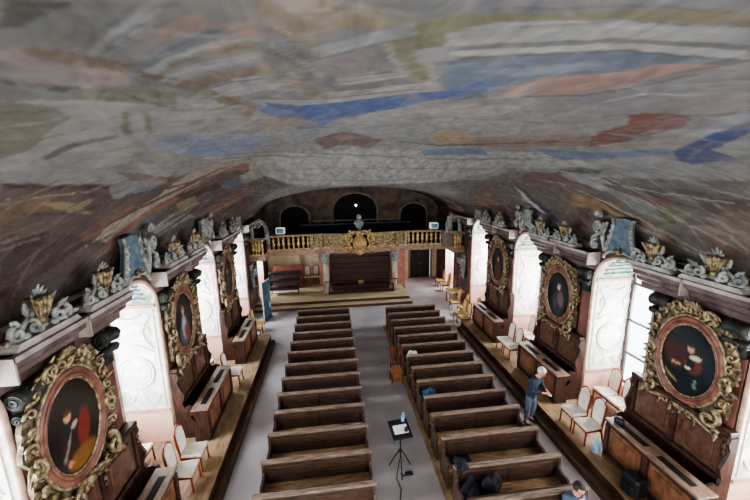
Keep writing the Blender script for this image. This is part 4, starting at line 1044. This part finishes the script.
def make_chair(fab, wood, nm='upholstered_chair'):
    t = thing(nm, '', 'chair')
    bm = B(); prism(bm, [(-.22,-.2),(.24,-.24),(.24,.24),(-.22,.2)], 'z', .4, .47); bmesh.ops.bevel(bm, geom=bm.edges[:], offset=.015, segments=2, affect='EDGES'); link('seat', bm, fab, t)
    bm = B(); box(bm, -.22,.23,-.22,.22,.35,.4); link('apron', bm, wood, t)
    for x, y in ((.21,.21),(.21,-.21)):
        bm = B(); tube(bm, [(x,y,.38),(x+.01,y,.15),(x+.02,y*1.03,0)], [.025,.018,.022], 6); link('leg', bm, wood, t)
    for y in (-.18,.18):
        bm = B(); tube(bm, [(-.3,y,0),(-.22,y,.35),(-.24,y*1.05,.6),(-.3,y,1.0)], [.022,.025,.022,.018], 6); link('leg', bm, wood, t)
    bm = B(); M = Matrix.Translation((-.255,0,0)) @ Matrix.Rotation(radians(-8),4,'Y')
    pts = [(-.15,.5),(.15,.5),(.17,.75),(.15,.98),(.08,1.06),(0,1.08),(-.08,1.06),(-.15,.98),(-.17,.75)]
    vs0 = len(bm.verts); prism(bm, [(y,z) for y,z in pts], 'x', -.005, .045)
    bmesh.ops.transform(bm, matrix=Matrix.Translation((-.19,0,0)) @ Matrix.Rotation(radians(-7),4,'Y'), verts=bm.verts)
    link('back_cushion', bm, fab, t)
    bm = B(); P = [(-.17,.46),(-.19,.75),(-.17,1.0),(-.09,1.09),(0,1.115),(.09,1.09),(.17,1.0),(.19,.75),(.17,.46)]
    tube(bm, [(0,y,z) for y,z in P], .022, 6); tube(bm, [(0,-.17,.5),(0,.17,.5)], .02, 6)
    bmesh.ops.transform(bm, matrix=Matrix.Translation((-.18,0,0)) @ Matrix.Rotation(radians(-7),4,'Y'), verts=bm.verts)
    link('back_frame', bm, wood, t)
    return t
ch = make_chair(white_fab, chair_red); uch = [False]
tch = make_chair(tan_fab, mat('tan_chair_wood',(150,92,54),(104,60,36)), 'tan_chair'); utc = [False]
G = 'white chairs in the window bays'
R_ = pi
for (x,y,z,rz,lab) in [
 (6.27,7.6,DZ,R_,'white chair with red-brown frame on the right platform edge, nearest row, farther one'),
 (6.27,7.08,DZ,R_,'white chair with red-brown frame on the right platform edge, beside the near desk end'),
 (7.75,8.25,DZ,R_,'farthest of three white chairs under the near right window'),
 (7.75,7.75,DZ,R_,'middle of three white chairs under the near right window'),
 (7.75,7.26,DZ,R_,'nearest of three white chairs under the near right window'),
 (6.5,11.85,DZ,R_,'white chair beyond the second right desk, farther one'),
 (6.5,11.3,DZ,R_,'white chair beyond the second right desk, nearer one'),
 (7.6,12.3,DZ,R_,'white chair under the second right window, farther one'),
 (7.6,11.75,DZ,R_,'white chair under the second right window, nearer one'),
 (-3.45,7.62,DZ,0,'farther of two white chairs beside the near left desk end'),
 (-3.45,7.06,DZ,0,'nearer of two white chairs beside the near left desk end'),
 (-4.75,7.75,DZ,0,'farther white chair under the near left window'),
 (-4.75,7.22,DZ,0,'nearer white chair under the near left window'),
 (-3.45,11.1,DZ,0,'white chair between the second and third left desks'),
 (-4.6,11.8,DZ,0,'white chair under the second left window'),
 (-1.7,22.3,SZ,-pi/2,'left pink-white chair at the back of the stage'),
 (-1.15,22.3,SZ,-pi/2,'right pink-white chair at the back of the stage'),
]:
    place(ch, uch, (x,y,z), rz, lab, G)
for (x,y,lab) in [(6.1,15.05,'tan chair at the far end of the right platform, front row, nearest'),(6.1,15.65,'tan chair at the far end of the right platform, front row, second'),
 (6.82,15.1,'tan chair at the far end of the right platform, back row, nearest'),(6.82,15.7,'tan chair at the far end of the right platform, back row, second'),
 (6.55,16.4,'tan chair beyond the right platform, alone nearest the wall'),(6.4,17.2,'tan chair beside the small table by the right wall'),(6.9,20.3,'tan chair under the right end of the gallery'),(6.85,21.2,'tan chair by the right wall near the dark doors')]:
    place(tch, utc, (x,y,0), pi, lab, 'tan chairs at the far right')
place(tch, utc, (-3.6,15.4,0), 0, 'tan chair against the far left wall beside the banner', 'tan chairs at the far left')
place(tch, utc, (-3.6,16.0,0), 0, 'tan chair at the far left, behind the first', 'tan chairs at the far left')
t = thing('side_table', 'pale wooden table by the right wall before the gallery', 'table', (6.75,18.1,0))
bm = B(); box(bm, -.45,.45,-.4,.4,.7,.75,bev=.01); link('tabletop', bm, tan_fab, t)
for x in (-.38,.38):
    for y in (-.33,.33):
        bm = B(); box(bm, x-.03,x+.03,y-.03,y+.03,0,.7); link('leg', bm, mat('tan_chair_wood',(150,92,54)), t)
# banner
t = thing('rollup_banner', 'tall blue and white roll-up banner standing before the left of the stage', 'banner', (-3.42,17.35,0), radians(75))
bm = B(); box(bm, -.42,.42,-.01,.01,.08,2.05); link('sheet', bm, mat('banner_sheet', (70,92,112), (44,60,78), scale=2, rough=.5, c3=(210,220,226)), t)
bm = B(); box(bm, -.45,.45,-.08,.08,0,.08,bev=.02); link('base', bm, mat('steel_bar',(120,118,116)), t)
bm = B(); box(bm, -.44,-.4,-.012,.012,.08,2.08); box(bm,-.42,.42,-.015,.015,2.04,2.08); link('edge_strip', bm, white_cloth, t)
# wooden high-backed chair in the aisle
t = thing('wooden_chair', 'high-backed wooden chair standing in the aisle beside the right block', 'chair', (2.02,10.9,0))
orange = W('orange_oak', (190,134,86), (136,90,58), (3,3,1.5), rough=.4)
redw = W('dark_red_wood', (112,56,40), (66,32,26), (3,3,1.5), rough=.4)
bm = B(); box(bm, -.24,.24,-.24,.2,.42,.47,bev=.01); box(bm,-.22,.22,-.23,-.2,.1,.42); link('seat', bm, orange, t)
for x in (-.21,.21):
    bm = B(); box(bm, x-.025,x+.025,-.23,-.18,0,.42); link('leg', bm, orange, t)
    bm = B(); box(bm, x-.025,x+.025,.17,.22,0,1.25); link('leg', bm, redw, t)
bm = B(); box(bm, -.24,.24,.165,.225,1.18,1.3,bev=.02); box(bm,-.2,.2,.18,.21,.55,.62)
for x in (-.12,0,.12): box(bm, x-.03,x+.03,.185,.205,.6,1.2)
link('backrest', bm, redw, t); t.scale = (.86,.86,.96)
# projector stand
t = thing('equipment_stand', 'black tripod stand with tilted tray in the middle of the aisle', 'stand', (1.42,7.15,0), radians(6))
bm = B(); box(bm, -.24,.24,-.27,.27,-.015,.015,bev=.005); bmesh.ops.transform(bm, matrix=Matrix.Translation((0,.03,1.12)) @ Matrix.Rotation(radians(12),4,'X'), verts=bm.verts); link('tray', bm, black_m, t)
bm = B(); tube(bm, [(0,0,.35),(0,0,1.1)], .018, 8); lathe(bm, [(.03,.5),(.03,.56)], 8); link('pole', bm, black_m, t)
for a in (-100, 20, 140):
    bm = B(); tube(bm, [(0,0,.62),(.17*cos(radians(a)),.17*sin(radians(a)),.3),(.3*cos(radians(a)),.3*sin(radians(a)),.01)], .013, 6); link('leg', bm, black_m, t)
def tilt_to_tray(o, dx, dy, dz):
    M = Matrix.Translation((1.42,7.18,1.12)) @ Matrix.Rotation(radians(6),4,'Z') @ Matrix.Rotation(radians(12),4,'X') @ Matrix.Translation((dx,dy,dz)); o.matrix_world = M
bm = B(); box(bm, -.17,.17,-.12,.12,0,.008); o = link('paper_sheet', bm, paper); tag(o, 'white sheet of paper lying on the tray of the aisle stand', 'paper'); tilt_to_tray(o, .0, -.02, .016)
bm = B(); lathe(bm, [(.045,0),(.05,.02),(.04,.07),(.02,.09),(.02,.11)], 12); o = link('desk_microphone', bm, black_m); tag(o, 'small round black device on the paper on the aisle stand', 'device'); tilt_to_tray(o, .12, -.08, .025)
t = thing('water_bottle', 'light blue plastic bottle at the far edge of the aisle stand tray', 'bottle'); 
bm = B(); lathe(bm, [(.035,0),(.04,.02),(.04,.17),(.018,.23),(.018,.25)], 12); link('body', bm, mat('pale_blue_plastic',(120,170,210),(90,140,190),rough=.3), t, smooth=True)
bm = B(); lathe(bm, [(.02,.25),(.02,.275)], 10); link('cap', bm, white_cloth, t); tilt_to_tray(t, .12, .2, .016)
bm = B(); tube(bm, [(1.36,6.95,.5),(1.3,6.95,.1),(1.28,6.9,.012),(1.33,6.6,.012),(1.24,6.3,.012),(1.2,5.8,.012),(1.25,5.0,.012)], .012, 6); tag(link('power_cable', bm, black_m), 'black cable running from the stand along the aisle floor', 'cable')
bm = B(); box(bm, -.09,.09,-.05,.05,0,.05,bev=.01); tube(bm, [(-.05,0,.03),(-.14,-.06,.015),(-.2,.05,.015)], .01, 5); o = link('power_adapter', bm, black_m); o.location = (1.6,7.0,0); tag(o, 'black power adapter on the floor beside the stand', 'adapter')
# things lying on the benches
def lump(name, loc, s, m, label, cat, seed=1, amp=.3, flat=.35):
    bm = B(); bmesh.ops.create_icosphere(bm, subdivisions=3, radius=1); rn = random.Random(seed); ph = [rn.uniform(0,6) for _ in range(9)]
    for v in bm.verts:
        c = v.co; d = 1+amp*(sin(3*c.x+ph[0])*sin(4*c.y+ph[1])+.5*sin(7*c.x+ph[2])*sin(6*c.z+ph[3])+.35*sin(11*c.y+ph[4])*sin(9*c.x+ph[5])+.28*sin(19*c.z+ph[6])*sin(17*c.y+ph[7]))
        c = c*d; v.co = Vector((c.x*s[0], c.y*s[1], max(-flat, c.z)*s[2]))
    zmin = min(v.co.z for v in bm.verts)
    for v in bm.verts: v.co.z -= zmin
    o = link(name, bm, m, None, smooth=True); o.location = loc; tag(o, label, cat); return o
SB = .03+.46
t = thing('folder', 'open dark blue folder on the tenth left bench seat, cover side', 'folder', (.02, 8.42-.22, SB), radians(4))
bm = B(); box(bm, -.16,.16,-.13,.13,0,.02,bev=.004); link('cover', bm, mat('navy_card',(36,48,96),(26,36,76),rough=.4), t)
bm = B(); box(bm, -.03,.05,-.06,.04,.02,.024); link('label_patch', bm, mat('pale_blue_patch',(150,170,200),(120,140,180)), t)
bm = B(); box(bm, -.12,.12,-.12,.12,0,.012); o = link('paper_sheet', bm, paper); o.location = (.42, 8.2, SB); o.rotation_euler = (0,0,radians(6)); tag(o, 'white sheets beside the blue folder on the left bench', 'paper')
lump('white_jacket', (2.66, 11.56-.28, SB+.0), (.22,.16,.3), white_cloth, 'crumpled white jacket over the end of a right bench', 'jacket', 2)
lump('blue_bag', (2.66, 9.25-.24, SB), (.2,.16,.3), blue_cloth, 'blue cloth bag on the seat of the ninth right bench', 'bag', 3)
t = thing('laptop_bag', 'flat dark laptop bag lying on a right bench seat', 'bag', (2.75, 6.89-.22, SB), radians(3))
bm = B(); box(bm, -.24,.24,-.16,.16,0,.07,bev=.02); link('body', bm, navy_cloth, t)
bm = B(); tube(bm, [(-.08,-.16,.05),(-.07,-.22,.04),(.07,-.22,.04),(.08,-.16,.05)], .012, 6); link('handle', bm, black_m, t)
lump('dark_scarf', (2.5, 6.0, 1.035), (.12,.17,.1), navy_cloth, 'dark patterned scarf hanging over the bench corner by the aisle', 'scarf', 5, .4)
lump('dark_coat', (2.62, 5.78, SB), (.17,.14,.3), navy_cloth, 'dark coat heaped on the seat near the aisle, beside the scarf', 'coat', 8, .35)
lump('padded_jacket', (3.04, 5.78, SB), (.23,.15,.32), mat('blue_black_jacket',(26,31,44),(12,14,20),scale=9,rough=.8,bump=.5), 'blue-black padded jacket on the bench seat, right of the dark coat', 'jacket', 11, .35)
lump('pale_shoulder_bag', (6.15, 6.62, DZ), (.08,.09,.22), mat('pale_blue_cloth',(190,214,226),(110,150,170),scale=8,rough=.8), 'small white and pale blue cloth bag on the right platform', 'bag', 14, .3, .8)
# camera bag and tripod on the right platform
t = thing('camera_backpack', 'black camera backpack on the right platform against the near desk', 'backpack', (6.08, 5.5, DZ), radians(8))
bm = B(); box(bm, -.14,.14,-.2,.2,0,.46,bev=.05); box(bm,-.19,-.12,-.14,.14,.05,.28,bev=.03); link('body', bm, black_m, t)
for k in (-1,1):
    bm = B(); tube(bm, [(.13,k*.1,.42),(.2,k*.12,.38),(.22,k*.13,.2),(.15,k*.12,.06)], .02, 6); link('strap', bm, navy_cloth, t)
bm = B(); tube(bm, [(0,-.05,.45),(0,-.04,.5),(0,.04,.5),(0,.05,.45)], .012, 6); link('handle', bm, black_m, t)
t = thing('video_camera', 'black video camera with light grey side lying on the platform beside the backpack', 'camera', (6.1,4.95,DZ), radians(60))
bm = B(); box(bm, -.2,.2,-.07,.07,0,.17,bev=.02); link('body', bm, black_m, t)
bm = B(); lathe(bm, [(.06,0),(.065,.1),(.055,.1)], 14, M=Matrix.Translation((.19,0,.09)) @ Matrix.Rotation(pi/2,4,'Y')); link('lens', bm, black_m, t)
bm = B(); box(bm, -.1,.06,-.085,-.07,.04,.12,bev=.005); link('screen', bm, white_cloth, t)
bm = B(); tube(bm, [(-.15,0,.17),(-.12,0,.24),(.1,0,.24),(.13,0,.17)], .014, 6); link('handle', bm, black_m, t)
lump('small_black_case', (6.5, 6.45, DZ+.935), (.08,.12,.1), black_m, 'small black pouch on the near right desk top', 'pouch', 21, .2)

# ------------------------------------------------------------ people
def skinned(name, nodes, edges, m, parent, root=0, sub=2):
    me = bpy.data.meshes.new(name); bm = bmesh.new(); ly = bm.verts.layers.skin.verify()
    vs = []
    for i, (p, r) in enumerate(nodes):
        v = bm.verts.new(p); r = r if isinstance(r, tuple) else (r,r); v[ly].radius = r; v[ly].use_root = (i == root); vs.append(v)
    for a, b_ in edges: bm.edges.new((vs[a], vs[b_]))
    bm.to_mesh(me); bm.free()
    o = bpy.data.objects.new(name, me); COL.objects.link(o); o.parent = parent; me.materials.append(m)
    s = o.modifiers.new('Skin', 'SKIN'); s.use_smooth_shade = True; s.use_x_symmetry = False
    u = o.modifiers.new('Sub', 'SUBSURF'); u.levels = sub; u.render_levels = sub
    return o
def chain(nodes, edges, start, pts):
    prev = start
    for p in pts: nodes.append(p); edges.append((prev, len(nodes)-1)); prev = len(nodes)-1
    return prev
def fingers(nodes, edges, wrist, palm, d, side, curl):
    # palm direction d (unit), side = unit vector across palm towards the thumb, curl = unit vector fingers bend to
    d, side, curl = Vector(d).normalized(), Vector(side).normalized(), Vector(curl).normalized()
    pm = chain(nodes, edges, wrist, [(tuple(palm), (.036,.018))])
    for k, L in ((-1.4,.06),(-.45,.075),(.5,.08),(1.35,.072)):
        b0 = Vector(palm)+side*k*.018+d*.03
        p1 = b0+d*L*.45+curl*L*.25; p2 = p1+d*L*.2+curl*L*.55
        chain(nodes, edges, pm, [(tuple(b0),.0105),(tuple(p1),.009),(tuple(p2),.0075)])
    b0 = Vector(palm)+side*.035-d*.005; p1 = b0+side*.022+d*.03+curl*.01; p2 = p1+d*.025+curl*.02
    chain(nodes, edges, pm, [(tuple(b0),.013),(tuple(p1),.011),(tuple(p2),.009)])
def person(label, loc, rz, P, cols, glasses=False):
    # P: dict of joints, figure faces +y; loc on floor
    t = thing('person', label, 'person', loc, rz)
    V = {k: Vector(v) for k, v in P.items() if k != 'tilt'}
    nodes, edges = [], []
    def add(p, r, prev=None):
        nodes.append((tuple(p), r)); i = len(nodes)-1
        if prev is not None: edges.append((prev, i))
        return i
    pel = add(V['pelvis'], (.11,.09)); sp = add(V['spine'], (.115,.09), pel); chst = add(V['chest'], (.14,.1), sp); nk = add(V['neck'], .055, chst); hd0 = add(V['head']+Vector((0,0,-.06)), .075, nk); hd = add(V['head'], (.085,.1), hd0); add(V['head']+Vector((0,0,.07)), .075, hd)
    for s in 'LR':
        sg = -1 if s == 'L' else 1
        sh = add(V['sh'+s], .06, chst); el = add(V['el'+s], .045, sh); wr = add(V['wr'+s], .028, el)
        d = (V['wr'+s]-V['el'+s]).normalized()
        fingers(nodes, edges, wr, V['wr'+s]+d*.055, d, Vector((-sg,0,.5)), Vector((-sg*.3,.2,-.6)))
        hp = add(V['hip'+s]+(V['kn'+s]-V['hip'+s])*.2, .07, pel); kn = add(V['kn'+s], .055, hp); an = add(V['an'+s], .042, kn); add(V['an'+s]+Vector((0,.12,-.05)), (.045,.03), an)
    skinned('body', nodes, edges, cols['skin'], t)
    # jacket
    nodes, edges = [], []
    lo = add(V['pelvis']+Vector((0,0,-.2 if V['knL'].z < V['hipL'].z-.2 else -.02)), (.17,.14)); pel = add(V['pelvis']+Vector((0,0,.02)), (.165,.135), lo); sp = add(V['spine'], (.165,.13), pel); chst = add(V['chest'], (.19,.135), sp); add(V['neck']-(V['neck']-V['chest'])*.12, .072, chst)
    for s in 'LR':
        sh = add(V['sh'+s], .08, chst); el = add(V['el'+s], .062, sh); add(V['wr'+s].lerp(V['el'+s],.12), .045, el)
    skinned('jacket', nodes, edges, cols['jacket'], t)
    # trousers
    nodes, edges = [], []
    pel = add(V['pelvis']+Vector((0,0,.06)), (.12,.1))
    for s in 'LR':
        hp = add(V['hip'+s]+(V['kn'+s]-V['hip'+s])*.22, .088, pel); kn = add(V['kn'+s], .072, hp); add(V['an'+s]+Vector((0,0,.03)), .065, kn)
    skinned('trousers', nodes, edges, cols['trousers'], t)
    for s in 'LR':
        bm = B(); a = V['an'+s]; box(bm, a.x-.05, a.x+.05, a.y-.08, a.y+.2, a.z-.085, a.z-.01, bev=.025); link('shoe', bm, cols['shoes'], t, smooth=True)
    H = V['head']; tl = P.get('tilt', 0)
    MH = Matrix.Translation(H) @ Matrix.Rotation(-tl, 4, 'X')
    bm = B(); ball(bm, (0,-.02,.035), .112, (.92,1.02,.98), seg=16)
    bmesh.ops.delete(bm, geom=[v for v in bm.verts if v.co.y > .055 and v.co.z < .07 or v.co.z < -.035], context='VERTS')
    bmesh.ops.transform(bm, matrix=MH, verts=bm.verts); link('hair', bm, cols['hair'], t, smooth=True)
    bm = B(); ball(bm, (0,.1,-.01), .018, (.8,1.2,1.6))
    for k in (-1,1): ball(bm, (k*.088,0,-.005), .026, (.4,.8,1.2))
    bmesh.ops.transform(bm, matrix=MH, verts=bm.verts); link('nose_and_ears', bm, cols['skin'], t, smooth=True)
    bm = B()
    for k in (-1,1): ball(bm, (k*.034,.088,.015), .012)
    bmesh.ops.transform(bm, matrix=MH, verts=bm.verts); link('eyes', bm, mat('eye_dark',(50,40,36),(36,30,28),rough=.3), t)
    bm = B(); ball(bm, (0,.09,-.05), .02, (1.3,.5,.35)); bmesh.ops.transform(bm, matrix=MH, verts=bm.verts); link('mouth', bm, mat('lips',(170,96,86),(150,80,72)), t)
    if glasses:
        bm = B()
        for k in (-1,1): tube(bm, [(k*.036+.028*cos(a*pi/6), .105, .012+.022*sin(a*pi/6)) for a in range(12)], .004, 5, closed=True); tube(bm, [(k*.064,.1,.015),(k*.09,0,.02)], .004, 5)
        bmesh.ops.transform(bm, matrix=MH, verts=bm.verts); link('glasses', bm, black_m, t)
    return t
jeans = mat('pale_jeans', (112,124,140), (80,92,108), scale=8, rough=.85)
dnavy = mat('dark_blue_jacket', (52,64,84), (32,40,56), scale=8, rough=.85)
white_hair = mat('white_hair', (222,218,214), (186,182,178), scale=20, rough=.8)
dark_hair = mat('dark_hair', (56,48,44), (34,28,26), scale=20, rough=.7)
P1 = dict(pelvis=(0,0,.93), spine=(0,.03,1.12), chest=(0,.1,1.33), neck=(0,.16,1.49), head=(0,.23,1.62), shL=(-.19,.1,1.4), shR=(.19,.1,1.4),
  elL=(-.25,.12,1.12), elR=(.25,.14,1.12), wrL=(-.09,.36,1.12), wrR=(.08,.37,1.13), hipL=(-.09,0,.88), hipR=(.09,0,.88), knL=(-.11,.05,.49), knR=(.11,.0,.5), anL=(-.13,-.03,.09), anR=(.12,-.02,.09), tilt=radians(35))
person('white-haired person in dark blue jacket and pale jeans standing, looking down at a phone', (5.41,8.26,0), radians(-150), P1, dict(skin=skin, jacket=dnavy, trousers=jeans, shoes=black_m, hair=white_hair)).scale = (1.06,)*3
Mw = Matrix.Translation((5.41,8.26,0)) @ Matrix.Rotation(radians(-150),4,'Z')
t = thing('mobile_phone', 'small pale phone held in both hands by the white-haired person', 'phone', Mw @ Vector((0,.49,1.165)), radians(-150))
bm = B(); box(bm, -.04,.04,-.075,.075,-.006,.006,bev=.004); link('case', bm, white_cloth, t)
bm = B(); box(bm, -.035,.035,-.068,.068,.005,.008); link('screen', bm, mat('phone_screen',(150,170,190),(130,150,170),rough=.2), t)
P2 = dict(pelvis=(0,0,.6), spine=(0,-.02,.78), chest=(0,.02,1.0), neck=(0,.06,1.15), head=(0,.11,1.27), shL=(-.19,.02,1.07), shR=(.19,.02,1.07),
  elL=(-.26,.05,.8), elR=(.26,.08,.8), wrL=(-.12,.28,.74), wrR=(.1,.3,.76), hipL=(-.1,.02,.57), hipR=(.1,.02,.57), knL=(-.13,.42,.55), knR=(.13,.42,.55), anL=(-.13,.42,.09), anR=(.13,.42,.09), tilt=radians(20))
p2 = person('dark-haired person with glasses, grey-blue jacket and white shirt, seated at the lower frame edge', (4.3,5.0,.06), radians(-170), P2, dict(skin=skin, jacket=mat('grey_blue_jacket',(84,100,120),(56,68,84),scale=8,rough=.85), trousers=navy_cloth, shoes=black_m, hair=dark_hair), True)
bm = B(); prism(bm, [(-.06,.0),(.06,.0),(.09,.28),(-.09,.28)], 'y', 0, .02)
bmesh.ops.transform(bm, matrix=Matrix.Translation((0,.15,.82)), verts=bm.verts); link('shirt_front', bm, white_cloth, p2)

# ------------------------------------------------------------ light, camera
wd = bpy.data.worlds.new('World'); SC.world = wd; wd.use_nodes = True
wd.node_tree.nodes['Background'].inputs[0].default_value = (.75,.85,1,1); wd.node_tree.nodes['Background'].inputs[1].default_value = .6
def area(name, loc, dirv, sx, sy, e, col=(1,1,1)):
    ld = bpy.data.lights.new(name, 'AREA'); ld.shape = 'RECTANGLE'; ld.size = sx; ld.size_y = sy; ld.energy = e; ld.color = col
    o = bpy.data.objects.new(name, ld); COL.objects.link(o); o.location = loc; o.rotation_euler = Vector(dirv).to_track_quat('-Z','Y').to_euler()
    return o
area('rear_fill_light', (1.5,-3.5,4.2), (0,1,-.45), 8, 3, 320, (1,.97,.93))  # added fill lamp behind the camera; the rear wall has no window
cam = bpy.data.cameras.new('camera'); co = bpy.data.objects.new('camera', cam); COL.objects.link(co)
cam.sensor_width = 36; cam.lens = 349.1/750*36; cam.clip_start = .05; cam.clip_end = 100
ya, pa, ra = .1229, .20324, -.016946
f = Vector((sin(ya)*cos(pa), cos(ya)*cos(pa), -sin(pa))); r = Vector((cos(ya), -sin(ya), 0)); u = r.cross(f)
r2 = r*cos(ra)+u*sin(ra); u2 = -r*sin(ra)+u*cos(ra)
co.matrix_world = Matrix(((r2.x,u2.x,-f.x,0),(r2.y,u2.y,-f.y,0),(r2.z,u2.z,-f.z,7.0),(0,0,0,1)))
SC.camera = co
SC.view_settings.view_transform = 'AgX'; SC.view_settings.look = 'AgX - Medium High Contrast'; SC.view_settings.exposure = EXPO
bpy.context.view_layer.update()
